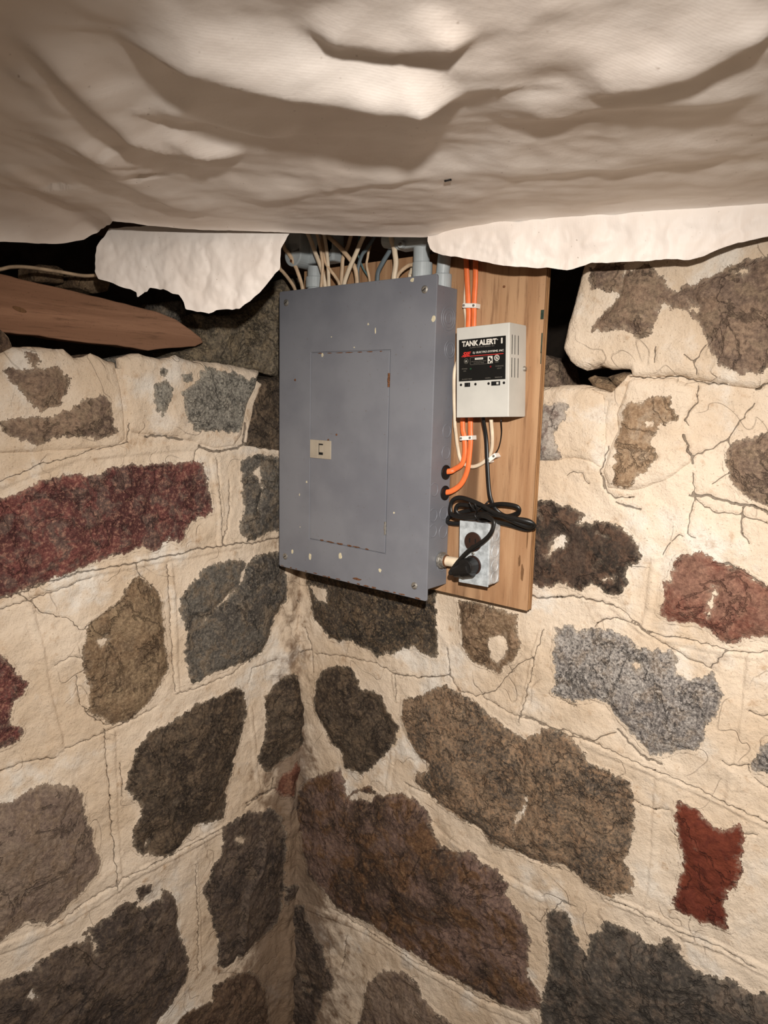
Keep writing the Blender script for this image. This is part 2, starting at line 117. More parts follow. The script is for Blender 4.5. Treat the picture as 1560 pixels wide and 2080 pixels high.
CRACKS = [
  ('L', 0.6, [(563,-328),(534,-318),(503,-305),(462,-298),(404,-284),(354,-277)]),
  ('L', 0.8, [(353,-245),(358,-277)]),
  ('L', 2, [(323,-268),(284,-268),(247,-275)]),
  ('L', 2, [(213,-287),(190,-297),(163,-300),(124,-294),(105,-286)]),
  ('L', 3, [(107,-248),(110,-286),(64,-294),(21,-301),(-1,-304)]),
  ('L', 1.4, [(573,-503),(534,-498),(497,-489),(447,-483),(391,-484),(338,-482),(265,-481),(221,-478),(165,-480),(121,-480),(91,-486),(48,-484),(10,-483)]),
  ('L', 0.6, [(574,-518),(529,-514),(481,-505),(427,-495)]),
  ('L', 0.7, [(544,-503),(526,-519),(515,-534),(490,-548),(471,-556),(451,-581),(437,-575),(394,-557),(367,-538)]),
  ('L', 0.7, [(350,-487),(343,-506),(323,-524),(304,-550)]),
  ('L', 0.6, [(286,-498),(281,-619),(275,-742)]),
  ('L', 0.6, [(172,-315),(165,-478)]),
  ('L', 0.8, [(275,-746),(226,-749),(144,-744),(98,-723),(60,-716)]),
  ('L', 0.6, [(461,-656),(457,-703),(440,-733),(416,-756),(371,-768),(314,-757)]),
  ('L', 0.7, [(145,-355),(148,-413),(155,-448),(165,-478)]),
  ('L', 0.7, [(26,-747),(92,-748),(103,-778)]),
  ('L', 0.8, [(-20,-623),(-62,-692),(-75,-723),(-82,-748)]),
  ('L', 0.7, [(588,-776),(549,-773),(498,-786)]),
  ('L', 0.6, [(484,-776),(424,-773),(371,-769)]),
  ('L', 0.7, [(416,-765),(412,-841),(411,-917),(406,-997),(405,-1076)]),
  ('L', 0.5, [(389,-839),(387,-904)]),
  ('L', 0.6, [(525,-1076),(473,-1069),(413,-1064),(381,-1058),(331,-1059),(270,-1062),(173,-1065)]),
  ('L', 0.5, [(238,-1113),(235,-1216),(236,-1352)]),
  ('L', 1.0, [(113,-1048),(89,-1041),(44,-1037),(38,-1011)]),
  ('L', 0.8, [(111,-1039),(67,-1035),(33,-1036)]),
  ('L', 0.6, [(213,-287),(226,-316)]),
  ('L', 0.7, [(497,-628),(473,-618),(453,-627)]),
  ('R', 0.7, [(-109,-779),(-50,-748),(0,-729)]),
  ('R', 1.0, [(-19,-683),(0,-720),(10,-776)]),
  ('R', 0.5, [(13,-734),(94,-718),(187,-711),(233,-720)]),
  ('R', 1.1, [(233,-720),(287,-713),(319,-702),(355,-688)]),
  ('R', 1.0, [(348,-638),(354,-664),(359,-689),(378,-711)]),
  ('R', 0.8, [(378,-711),(412,-712),(449,-694),(475,-657),(507,-620),(522,-611)]),
  ('R', 0.6, [(231,-720),(235,-773)]),
  ('R', 0.6, [(429,-711),(482,-721),(580,-722)]),
  ('R', 0.6, [(537,-561),(528,-601),(514,-675),(502,-733)]),
  ('R', 0.7, [(261,-936),(319,-938),(366,-944),(455,-959),(536,-969),(596,-964)]),
  ('R', 0.6, [(12,-659),(54,-685),(83,-689)]),
  ('R', 1.4, [(499,-509),(512,-510),(537,-509),(577,-497),(615,-495),(646,-497)]),
  ('R', 1.5, [(680,-346),(667,-344),(642,-339)]),
  ('R', 0.8, [(620,-302),(628,-325),(639,-331),(668,-329)]),
  ('R', 1.8, [(749,-316),(761,-317),(784,-319),(811,-325),(828,-323),(846,-332),(863,-337)]),
  ('R', 1.0, [(816,-326),(816,-362),(827,-375)]),
  ('R', 0.7, [(745,-319),(781,-339),(813,-338),(848,-346)]),
  ('R', 0.7, [(747,-286),(751,-318),(748,-356),(748,-373),(759,-377)]),
  ('R', 0.8, [(716,-409),(724,-390),(737,-374),(742,-377)]),
  ('R', 1.8, [(785,-409),(803,-407),(824,-416),(856,-431),(873,-438)]),
  ('R', 0.6, [(649,-497),(677,-510),(705,-525),(735,-526),(784,-525),(830,-527),(864,-516)]),
  ('R', 0.8, [(621,-539),(634,-523),(661,-516),(680,-517),(710,-530),(737,-542),(762,-552),(794,-558),(798,-553),(814,-528)]),
  ('R', 0.9, [(505,-718),(551,-719),(589,-728),(634,-719),(669,-695)]),
  ('R', 1.6, [(672,-689),(695,-707),(715,-720),(741,-722)]),
  ('R', 0.7, [(563,-663),(579,-670),(604,-672)]),
  ('R', 0.8, [(849,-605),(860,-608),(872,-604)]),
  ('R', 0.7, [(582,-718),(631,-722),(672,-726),(727,-735),(768,-737),(825,-747),(887,-754)]),
  ('R', 0.5, [(704,-793),(732,-799),(757,-789)]),
  ('R', 0.5, [(822,-687),(832,-690),(856,-682)]),
  ('R', 0.6, [(585,-1044),(602,-1016),(625,-1017)]),
  ('R', 0.5, [(673,-977),(719,-972),(746,-976),(786,-975),(847,-965),(894,-972)]),
  ('R', 0.6, [(858,-782),(876,-777)]),
  ('R', 0.5, [(864,-698),(882,-706)]),
  ('R', 0.9, [(648,-155),(689,-158),(708,-153),(730,-159),(757,-164),(781,-166)]),
  ('R', 1.4, [(816,-172),(830,-164),(841,-160)]),
  ('R', 0.8, [(743,-168),(744,-190),(730,-214),(735,-222)]),
  ('R', 1.4, [(730,-235),(741,-261),(746,-274)]),
  ('R', 0.9, [(747,-263),(769,-251),(789,-237),(804,-209),(816,-190)]),
  ('R', 0.7, [(789,-237),(794,-283),(773,-300)]),
  ('R', 0.6, [(685,-114),(685,-136)]),
  ('R', 0.8, [(752,-114),(740,-134),(742,-153)]),
  ('R', 0.6, [(725,-126),(740,-137)]),
  ('R', 1.0, [(625,-257),(615,-298),(622,-321)]),
  ('R', 0.5, [(560,-307),(572,-299),(585,-300),(597,-316)]),
  ('R', 0.5, [(75,-1306),(214,-1304),(358,-1299),(450,-1296),(493,-1290)]),
  ('R', 0.5, [(118,-1347),(102,-1440)]),
  ('R', 0.6, [(542,-1072),(562,-1081),(575,-1047)]),
]
BEADS = [
  ('L', 7, 2.2, [(530,-531),(518,-606),(509,-676),(493,-753),(491,-773)]),
  ('L', 6, 2, [(280,-499),(272,-614),(271,-743)]),
  ('L', 8, 2, [(182,-314),(169,-399),(172,-477)]),
  ('L', 7, 2, [(402,-777),(404,-882),(402,-998),(401,-1078)]),
  ('L', 5, 1.8, [(238,-1108),(233,-1217),(231,-1356)]),
  ('L', 6, 1.8, [(98,-834),(88,-949),(80,-1021)]),
  ('L', 10, 2.2, [(605,-1066),(529,-1081),(444,-1078),(356,-1062),(270,-1066),(179,-1067)]),
  ('L', 9, 2, [(563,-331),(503,-311),(439,-295),(354,-292),(217,-287)]),
  ('L', 9, 1.8, [(573,-512),(497,-496),(420,-486),(298,-485),(126,-483)]),
  ('R', 6, 2, [(535,-561),(525,-602),(516,-674),(502,-733)]),
  ('R', 6, 1.6, [(228,-721),(237,-772)]),
  ('R', 6, 1.6, [(228,-884),(221,-964)]),
  ('R', 6, 2, [(705,-416),(703,-472),(699,-521)]),
  ('R', 6, 2, [(843,-531),(845,-619),(842,-683)]),
  ('R', 6, 2, [(738,-745),(740,-836),(742,-924),(739,-983)]),
  ('R', 6, 1.6, [(836,-700),(835,-749)]),
  ('R', 9, 2.2, [(673,-974),(735,-972),(799,-974),(847,-968),(908,-970)]),
  ('R', 9, 2, [(0,-1340),(135,-1313),(257,-1303),(358,-1308),(473,-1303),(547,-1285)]),
  ('R', 8, 1.8, [(620,-729),(700,-734),(769,-742),(828,-749),(887,-756)]),
  ('R', 9, 1.6, [(266,-957),(346,-1009),(445,-1021),(559,-1033)]),
  ('R', 8, 1.6, [(649,-499),(705,-528),(784,-530),(852,-526)]),
]
TOP_LEFT = [(593, -158), (553, -156), (512, -157), (404, -155), (316, -155), (195, -158), (80, -167), (29, -180), (-11, -189)]
TOP_RIGHT = [(-51, -188), (420, -174), (587, -175), (625, -180), (646, -153), (683, -142), (761, -133), (849, -128)]
LEFT_FLAP = ((-0.0355, -0.4005, 0.05),(0.8431, 0.5378, 0.0),[(19, 54), (80, 58), (158, 56), (236, 55), (307, 51), (290, 23), (287, -6), (250, -43), (223, -64), (192, -64), (173, -71), (136, -65), (134, -54), (127, -43), (117, -42), (109, -38), (101, -35), (89, -35), (79, -33), (74, -39), (69, -39), (64, -43), (57, -48), (56, -41), (47, -36), (33, -32), (21, -27), (7, -24), (-4, -21), (-8, -10), (-2, 26), (9, 41)])
RIGHT_FLAP = ((0.3789, -0.1133, 0.05),(0.9801, 0.1983, 0.0),[(5, 50), (52, 56), (105, 60), (209, 57), (305, 54), (392, 52), (451, 50), (491, 49), (760, 46), (764, 30), (640, 18), (560, 22), (495, 10), (455, 8), (423, 3), (402, -3), (386, -9), (369, -13), (340, -10), (310, -11), (279, -10), (246, -8), (230, -13), (214, -16), (186, -11), (166, -10), (137, -7), (108, -1), (77, 7), (54, 12), (30, 16), (14, 22), (8, 27), (4, 38)])
SHEET_EDGE = [(-0.03, -0.6247, -0.0049), (-0.03, -0.5758, 0.0063), (-0.03, -0.5498, 0.0136), (-0.03, -0.5092, 0.0196), (-0.03, -0.4661, 0.0246), (-0.03, -0.4317, 0.0364), (-0.03, -0.4034, 0.0545), (0.0676, -0.4349, 0.05), (0.0839, -0.4139, 0.05), (0.0863, -0.3918, 0.05), (0.1271, -0.3363, 0.05), (0.1815, -0.289, 0.05), (0.23, -0.2419, 0.05), (0.2865, -0.1894, 0.05), (0.3398, -0.1389, 0.05), (0.3783, -0.1095, 0.05), (0.3856, -0.1119, 0.05), (0.43, -0.1029, 0.0557), (0.4813, -0.0926, 0.0597), (0.5841, -0.0718, 0.057), (0.6774, -0.0529, 0.0544), (0.7627, -0.0356, 0.0516), (0.8206, -0.0239, 0.05), (0.8605, -0.0158, 0.049)]
FOLDS = [
  (22, 45, 16, [(562, -710), (580, -662), (605, -609), (633, -563), (675, -523), (710, -516)]),
  (10, 40, 12, [(685, -656), (691, -625), (713, -600), (741, -583), (764, -582)]),
  (12, 40, 14, [(783, -462), (822, -463), (862, -460), (903, -477), (926, -481)]),
  (14, 30, 14, [(509, -749), (478, -709), (439, -660), (401, -605), (394, -563), (402, -522), (424, -488)]),
  (8, 30, 14, [(371, -670), (314, -603), (290, -544), (306, -511)]),
  (9, 40, 16, [(342, -632), (252, -528), (208, -433), (211, -373)]),
  (8, 30, 12, [(473, -635), (471, -584), (479, -534), (503, -493)]),
  (6, 40, 14, [(187, -637), (129, -567), (80, -492)]),
  (7, 50, 20, [(691, -437), (755, -428), (813, -420), (858, -386), (896, -389)]),
  (5, 40, 20, [(598, -305), (682, -276), (774, -247), (860, -215)]),
  (5, 16, 7, [(336, -629), (314, -576), (316, -536)]),
  (5, 14, 7, [(408, -629), (377, -558), (355, -487)]),
  (5, 14, 6, [(419, -585), (406, -537), (428, -492)]),
  (5, 16, 7, [(455, -642), (450, -606), (449, -568)]),
  (4, 18, 8, [(426, -727), (427, -704), (375, -654)]),
  (5, 40, 16, [(287, -392), (374, -371), (460, -359), (541, -335)]),
]
P = {
  'door': [(85.8,-60.5,-112.1),(275.9,-60.5,-115.1),(273.1,-60.5,-462.4),(85.4,-60.5,-462.0)],
  'latch': [(87.6,-60.5,-275.4),(140.7,-60.5,-270.8),(141.3,-60.5,-306.4),(87.9,-60.5,-306.5)],
  'latch_slot': [(108.2,-60.5,-278.7),(122.4,-60.5,-278.6),(122.7,-60.5,-300.2),(108.5,-60.5,-300.4)],
  'screws': [(19.6,-60.5,-20.8),(342.3,-60.5,-21.6),(18.6,-60.5,-507.0),(340.1,-60.5,-506.8)],
  'rivets': [(44.5,-60.5,-163.3),(153.7,-60.5,-260.6),(133.2,-60.5,-271.2)],
  'chips': [(38.3,-60.5,-494.1),(87.4,-60.5,-496.1),(166.8,-60.5,-482.7),(262.9,-60.5,-493.9),(76.9,-60.5,-353.7),(291.3,-60.5,-387.5),(57.8,-60.5,-379.9),(59.9,-60.5,-442.6),(360.4,-60.5,-68.1),(316.2,-60.5,-3.7),(224.1,-60.5,-69.8),(240.6,-60.5,-80.9),(193.0,-60.5,-107.4),(116.0,-60.5,-119.1),(137.6,-60.5,-87.7)],
  'hinges': [(270.8,-60.5,-153.6),(271.4,-60.5,-173.0),(268.7,-60.5,-406.4),(269.3,-60.5,-426.0)],
  'knock': [(365.0,-24.0,-63.8),(365.0,-15.1,-112.7),(365.0,-17.7,-245.5),(365.0,-15.3,-281.4),(365.0,-11.6,-384.0),(365.0,-16.5,-416.2),(365.0,-46.8,-384.2),(365.0,-49.3,-341.4),(365.0,-44.1,-411.0),(365.0,-8.7,-473.7)],
  'holes': [(365.0,-13.2,-314.4),(365.0,-12.7,-349.3)],
  'nipple': [(367.9,-25.0,-466.1),(384.0,-25.0,-464.5),(403.7,-25.0,-462.9)],
  'label': [(406.3,-53.7,-101.7),(489.7,-53.7,-98.0),(493.4,-53.7,-161.7),(409.4,-53.7,-165.4)],
  'labtext': [(412.5,-53.7,-111.4),(485.0,-53.7,-108.5),(427.2,-53.7,-115.5),(470.9,-53.7,-112.6),(415.5,-53.7,-126.3),(431.2,-53.7,-120.3),(433.2,-53.7,-121.9),(488.0,-53.7,-119.2),(413.0,-53.7,-127.8),(487.7,-53.7,-123.7),(421.1,-53.7,-134.8),(429.2,-53.7,-130.8),(470.6,-53.7,-140.7),(476.8,-53.7,-132.1),(414.6,-53.7,-147.5),(431.3,-53.7,-147.6),(467.2,-53.7,-145.3),(482.4,-53.7,-146.0),(415.4,-53.7,-162.4),(463.1,-53.7,-159.8),(481.3,-53.7,-158.8)],
  'switches': [(413.2,-53.7,-171.0),(424.8,-53.7,-170.4),(439.4,-53.7,-169.6),(462.7,-53.7,-167.9),(474.5,-53.7,-167.4),(489.2,-53.7,-166.5)],
  'slots': [(497.8,-48.9,-98.5),(497.8,-48.2,-105.4),(497.8,-47.8,-109.4),(497.8,-46.1,-126.5),(497.8,-39.5,-97.7),(497.8,-38.8,-104.7),(497.8,-38.2,-110.7),(497.8,-36.6,-125.9),(497.8,-29.4,-96.8),(497.8,-28.5,-105.4),(497.8,-45.3,-133.5),(497.8,-45.0,-136.6),(497.8,-35.8,-133.0),(497.8,-35.5,-136.0),(497.8,-25.6,-132.4),(497.8,-25.2,-135.5),(497.8,-44.2,-144.7),(497.8,-42.5,-161.5),(497.8,-34.8,-143.2),(497.8,-33.0,-160.6),(497.8,-24.6,-141.6),(497.8,-22.6,-160.7)],
  'boxscrew': [(496.2,0.0,-146.2)],
  'orangeA': [(385.7,-8.0,29.3),(389.3,-8.0,-5.7),(393.0,-8.0,-42.3),(394.6,-8.0,-76.0),(391.3,-8.0,-223.6),(395.9,-8.0,-253.9),(397.9,-8.0,-279.6),(393.4,-8.0,-298.7),(379.0,-8.0,-308.6),(361.4,-8.0,-314.3)],
  'orangeB': [(399.1,-8.0,26.4),(400.4,-8.0,-6.6),(399.7,-8.0,-42.7),(400.6,-8.0,-76.3),(402.0,-8.0,-223.3),(403.9,-8.0,-253.5),(406.3,-8.0,-279.0),(403.2,-8.0,-308.3),(391.9,-8.0,-332.2),(376.7,-8.0,-343.5),(360.1,-8.0,-349.2)],
  'white': [(382.0,-6.0,16.4),(381.7,-6.0,-7.8),(381.1,-6.0,-41.3),(380.5,-6.0,-75.2),(374.4,-6.0,-115.5),(368.0,-6.0,-143.8),(365.9,-6.0,-182.1),(372.0,-6.0,-230.3),(373.8,-6.0,-242.0),(377.9,-6.0,-271.1),(386.9,-6.0,-295.0),(408.4,-6.0,-302.2),(430.6,-6.0,-293.5),(444.6,-6.0,-278.2),(453.4,-6.0,-254.2),(454.2,-6.0,-223.1)],
  'thinwire': [(470.9,-6.0,-222.5),(467.2,-6.0,-244.2),(458.5,-6.0,-267.9),(448.5,-6.0,-282.7)],
  'staples': [(396.4,-12.0,-44.5),(400.5,-12.0,-255.2),(450.4,-12.0,-284.8)],
  'cordA': [(436.4,-12.0,-226.8),(438.9,-12.0,-254.8),(443.5,-12.0,-292.2),(449.4,-12.0,-332.9),(455.1,-12.0,-351.5),(465.8,-12.0,-366.2)],
  'coil': [(371.3,-20.0,-393.0),(536.3,-20.0,-383.1),(443.1,-20.0,-364.8),(382.1,-20.0,-368.4),(396.4,-20.0,-380.0),(507.1,-20.0,-360.6)],
  'cordB': [(469.3,-50.0,-371.2),(479.6,-50.0,-377.7),(482.5,-50.0,-386.6),(477.9,-50.0,-399.6),(464.4,-50.0,-414.0),(439.7,-50.0,-432.0),(420.0,-50.0,-452.9),(408.0,-50.0,-468.0)],
  'plug': [(417.2,-45.0,-465.6),(456.1,-45.0,-454.2)],
  'outlets': [(436.0,-38.3,-419.8),(440.9,-38.3,-457.9)],
  'hknock': [(468.3,-13.5,-408.9),(468.3,-12.3,-434.8),(468.3,-10.7,-459.4),(468.3,-9.0,-477.7)],
  'condL': [(31.5,-30.0,107.6),(31.8,-30.0,65.5),(63.3,-30.0,39.6),(63.7,-30.0,9.8),(29.3,-30.0,54.1),(98.1,-30.0,70.6)],
  'condR': [(261.7,-30.0,76.1),(323.7,-30.0,47.3),(286.4,-30.0,56.1),(309.0,-30.0,49.0),(309.7,-30.0,28.9),(318.7,-30.0,24.9),(319.5,-30.0,4.9),(343.0,-30.0,7.4)],
  'cab0': [(-12.9,-18.0,11.3),(-24.1,-18.0,31.3),(-35.3,-18.0,45.1),(-46.6,-18.0,57.2)],
  'cab1': [(46.4,-45.0,5.7),(39.7,-49.7,31.9),(31.4,-54.5,52.9),(23.2,-59.3,68.6),(17.8,-64.0,77.1)],
  'cab2': [(105.8,-46.0,6.0),(101.5,-50.5,33.0),(90.7,-55.0,60.4),(80.0,-59.5,87.8),(74.4,-64.0,104.4)],
  'cab3': [(113.7,-44.0,5.7),(112.7,-45.5,39.4),(109.8,-47.0,66.4),(106.0,-48.5,90.0),(102.4,-50.0,103.5)],
  'cab4': [(137.5,-42.0,5.7),(126.4,-43.3,21.6),(120.3,-44.7,28.7),(104.2,-46.0,50.3)],
  'cab5': [(119.7,-18.0,10.4),(122.0,-18.4,35.9),(124.4,-18.8,56.0),(136.4,-19.2,74.9),(143.5,-19.6,90.7),(150.6,-20.0,103.1)],
  'cab6': [(156.9,-50.0,3.0),(170.3,-52.5,26.2),(188.0,-55.0,50.0),(203.2,-57.5,70.3),(218.1,-60.0,86.9)],
  'cab7': [(172.4,-34.0,12.3),(166.7,-36.0,35.7),(144.5,-38.0,60.8),(117.3,-40.0,83.5),(84.6,-42.0,107.3)],
  'cab8': [(171.2,-30.0,7.9),(170.7,-30.0,29.6),(179.3,-30.0,51.8),(190.4,-30.0,62.1),(203.5,-30.0,75.1)],
  'cab9': [(186.4,-16.0,11.9),(178.8,-16.0,37.6),(180.8,-16.0,50.6),(184.9,-16.0,66.7)],
  'cab10': [(182.9,-12.0,12.7),(168.5,-12.0,32.5),(158.8,-12.0,50.2),(153.6,-12.0,67.5)],
  'cab11': [(206.2,-18.0,11.6),(208.1,-18.0,24.6),(218.7,-18.0,39.9),(233.5,-18.0,57.7),(239.5,-18.0,73.1)],
  'cab12': [(263.2,-42.0,6.5),(266.7,-42.0,28.2),(264.1,-42.0,44.1),(261.6,-42.0,55.3),(254.6,-42.0,76.3)],
  'cab13': [(259.9,-30.0,6.9),(268.0,-30.0,17.3),(284.3,-30.0,25.2),(300.5,-30.0,28.3)],
  'cab14': [(276.1,-16.0,10.7),(279.0,-17.3,16.6),(283.9,-18.7,22.2),(295.1,-20.0,25.7)],
  'cab15': [(102.4,-52.0,5.5),(106.8,-53.5,38.8),(102.0,-55.0,69.3),(95.3,-56.5,93.2),(93.2,-58.0,103.2)],
  'plank': [(-85.0,-553.6,-24.6),(-85.0,-529.5,-26.5),(-85.0,-487.5,-31.8),(-85.0,-417.5,-37.1),(-85.0,-329.6,-46.6),(-85.0,-270.0,-52.9),(-85.0,-230.4,-62.3),(-85.0,-197.5,-78.2),(-85.0,-176.3,-90.5),(-85.0,-172.1,-99.0),(-85.0,-189.6,-107.4),(-85.0,-231.7,-112.1),(-85.0,-287.4,-121.1),(-85.0,-346.4,-117.0),(-85.0,-414.5,-115.8),(-85.0,-476.8,-111.7),(-85.0,-534.3,-110.8),(-85.0,-558.6,-110.1)],
  'plankknot': [(-85.0,-504.2,-75.2)],
  'topcable': [(-140.0,-531.9,-19.0),(-140.0,-506.2,-12.4),(-140.0,-488.4,-6.2),(-140.0,-461.3,-2.7),(-140.0,-414.2,-2.3),(-140.0,-374.4,-2.7),(-140.0,-346.4,1.9),(-140.0,-310.0,10.4)],
  'boardtop': [(212.9,0.0,32.7),(-55.0,0.0,32.7),(524.9,0.0,-15.9)],
  'greenpaint': [(524.1,0.0,-64.1),(527.4,0.0,-104.4)],
  'staple_sheet': [(553.1,-324.6,50.0),(556.0,-309.7,50.0),(398.4,-674.4,50.0),(748.0,-236.8,50.0),(583.8,-160.6,50.0),(446.3,-499.3,50.0)],
  'coilpath': [(482.4,-12.0,-375.3),(505.2,-16.0,-365.9),(504.1,-20.0,-356.6),(475.3,-20.0,-355.8),(439.4,-14.0,-365.8),(394.2,-8.0,-379.9),(369.4,-7.0,-391.3),(368.4,-9.0,-400.0),(397.8,-12.0,-397.9),(444.2,-14.0,-386.2),(482.0,-10.0,-388.3),(516.2,-8.0,-392.5),(532.2,-12.0,-385.0),(524.1,-18.0,-376.7),(495.2,-22.0,-375.2),(458.0,-20.0,-369.5),(423.2,-24.0,-364.1),(399.7,-26.0,-365.2),(395.2,-26.0,-376.2),(408.8,-24.0,-382.0),(443.7,-26.0,-374.4),(481.0,-28.0,-372.8),(510.6,-24.0,-382.0),(530.1,-22.0,-385.2),(535.9,-26.0,-378.5),(518.0,-32.0,-374.0),(477.3,-34.0,-369.5),(444.1,-34.0,-357.6),(408.8,-32.0,-351.3),(390.0,-30.0,-358.4),(386.8,-30.0,-373.5),(395.7,-32.0,-382.7),(434.3,-40.0,-380.4),(459.8,-46.0,-373.4)],
}


rng = np.random.RandomState(7)
random.seed(7)

# ------------------------------------------------------------------ materials
def lin(r, g, b):
    f = lambda c: c / 12.92 if c <= 0.04045 else ((c + 0.055) / 1.055) ** 2.4
    return (f(r / 255.0), f(g / 255.0), f(b / 255.0), 1.0)

class NT:
    def __init__(self, name):
        self.m = bpy.data.materials.new(name)
        self.m.use_nodes = True
        self.t = self.m.node_tree
        self.b = self.t.nodes['Principled BSDF']
        self.pos = None
    def n(self, kind, **k):
        nd = self.t.nodes.new(kind)
        for a, v in k.items():
            setattr(nd, a, v)
        return nd
    def put(self, nd, i, v):
        s = nd.inputs[i]
        if isinstance(v, bpy.types.NodeSocket):
            self.t.links.new(v, s)
        else:
            s.default_value = v
    def coord(self, obj=False):
        if obj:
            return self.n('ShaderNodeTexCoord').outputs['Object']
        if self.pos is None:
            self.pos = self.n('ShaderNodeNewGeometry').outputs['Position']
        return self.pos
    def scaled(self, vec, sc, rot=(0, 0, 0)):
        mp = self.n('ShaderNodeMapping')
        self.put(mp, 'Vector', vec)
        mp.inputs['Scale'].default_value = sc
        mp.inputs['Rotation'].default_value = rot
        return mp.outputs[0]
    def noise(self, scale, detail=4, rough=0.55, vec=None, dist=0.0):
        nd = self.n('ShaderNodeTexNoise')
        self.put(nd, 'Vector', vec if vec is not None else self.coord())
        nd.inputs['Scale'].default_value = scale
        nd.inputs['Detail'].default_value = detail
        nd.inputs['Roughness'].default_value = rough
        nd.inputs['Distortion'].default_value = dist
        return nd.outputs[0]
    def voro(self, scale, vec=None, out='Color'):
        nd = self.n('ShaderNodeTexVoronoi')
        self.put(nd, 'Vector', vec if vec is not None else self.coord())
        nd.inputs['Scale'].default_value = scale
        return nd.outputs[out]
    def math(self, op, a, b=0.0, clamp=False):
        nd = self.n('ShaderNodeMath', operation=op, use_clamp=clamp)
        self.put(nd, 0, a)
        self.put(nd, 1, b)
        return nd.outputs[0]
    def step(self, v, lo, hi):
        nd = self.n('ShaderNodeMapRange', interpolation_type='SMOOTHSTEP')
        self.put(nd, 'Value', v)
        nd.inputs['From Min'].default_value = lo
        nd.inputs['From Max'].default_value = hi
        return nd.outputs[0]
    def mix(self, f, a, b, mode='MIX'):
        nd = self.n('ShaderNodeMix', data_type='RGBA', blend_type=mode)
        self.put(nd, 0, f)
        self.put(nd, 6, a)
        self.put(nd, 7, b)
        return nd.outputs[2]
    def attr(self, name):
        nd = self.n('ShaderNodeAttribute', attribute_name=name)
        return nd.outputs['Fac']
    def bump(self, h, strength=0.5, dist=0.002, normal=None):
        nd = self.n('ShaderNodeBump')
        nd.inputs['Strength'].default_value = strength
        nd.inputs['Distance'].default_value = dist
        self.put(nd, 'Height', h)
        if normal is not None:
            self.put(nd, 'Normal', normal)
        return nd.outputs[0]
    def done(self, color, rough=0.8, normal=None, metal=0.0, spec=0.3):
        self.put(self.b, 'Base Color', color)
        self.put(self.b, 'Roughness', rough)
        self.put(self.b, 'Metallic', metal)
        self.put(self.b, 'Specular IOR Level', spec)
        if normal is not None:
            self.put(self.b, 'Normal', normal)
        return self.m

def mortar_nodes(t):
    big = t.noise(7, 4)
    mid = t.noise(38, 6, 0.62)
    fine = t.noise(330, 3, 0.6)
    c = t.mix(t.step(big, 0.35, 0.68), lin(217, 199, 177), lin(202, 180, 154))
    c = t.mix(t.step(mid, 0.56, 0.74), c, lin(190, 164, 136))
    c = t.mix(t.step(t.noise(11, 5, 0.6), 0.53, 0.70), c, lin(220, 210, 196))
    c = t.mix(t.math('MULTIPLY', t.step(t.noise(22, 7, 0.72), 0.58, 0.72), 0.5), c, lin(164, 136, 106))
    c = t.mix(t.math('MULTIPLY', t.step(fine, 0.62, 0.72), 0.55), c, lin(120, 96, 70))
    c = t.mix(t.math('MULTIPLY', t.step(t.noise(900, 2), 0.58, 0.7), 0.25), c, lin(140, 112, 84))
    # dirt grained into the lower, damp part of the corner
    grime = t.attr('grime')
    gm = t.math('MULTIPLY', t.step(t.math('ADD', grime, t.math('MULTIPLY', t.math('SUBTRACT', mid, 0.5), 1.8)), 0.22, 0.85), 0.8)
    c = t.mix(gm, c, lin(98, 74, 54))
    h = t.math('ADD', t.math('MULTIPLY', mid, 1.0), t.math('MULTIPLY', fine, 0.28))
    h = t.math('ADD', h, t.math('MULTIPLY', t.noise(110, 4, 0.6), 0.55))
    ck = t.math('ADD', t.attr('crack'), t.math('MULTIPLY', t.math('SUBTRACT', t.noise(90, 4), 0.5), 2.6))
    ckm = t.math('SUBTRACT', 1.0, t.step(ck, 0.75, 1.35))
    c = t.mix(t.math('MULTIPLY', ckm, 0.68), c, lin(52, 38, 28))
    hl = t.math('ABSOLUTE', t.math('SUBTRACT', t.noise(9, 2, 0.5, None, 0.5), 0.5))
    hlm = t.math('MULTIPLY', t.math('SUBTRACT', 1.0, t.step(hl, 0.0, 0.006)), t.step(t.noise(14, 2), 0.46, 0.6))
    c = t.mix(t.math('MULTIPLY', hlm, 0.13), c, lin(96, 72, 50))
    plate = t.n('ShaderNodeTexVoronoi', feature='F1')
    t.put(plate, 'Vector', t.coord()); plate.inputs['Scale'].default_value = 26
    h = t.math('SUBTRACT', h, t.math('MULTIPLY', hlm, 0.35))
    h = t.math('ADD', h, t.math('MULTIPLY', plate.outputs['Distance'], 0.9))
    return c, h, ckm

def make_mortar():
    t = NT('lime_mortar')
    c, h, ck = mortar_nodes(t)
    h = t.math('SUBTRACT', h, t.math('MULTIPLY', ck, 0.8))
    return t.done(c, 0.9, t.bump(h, 0.75, 0.0045), spec=0.2)

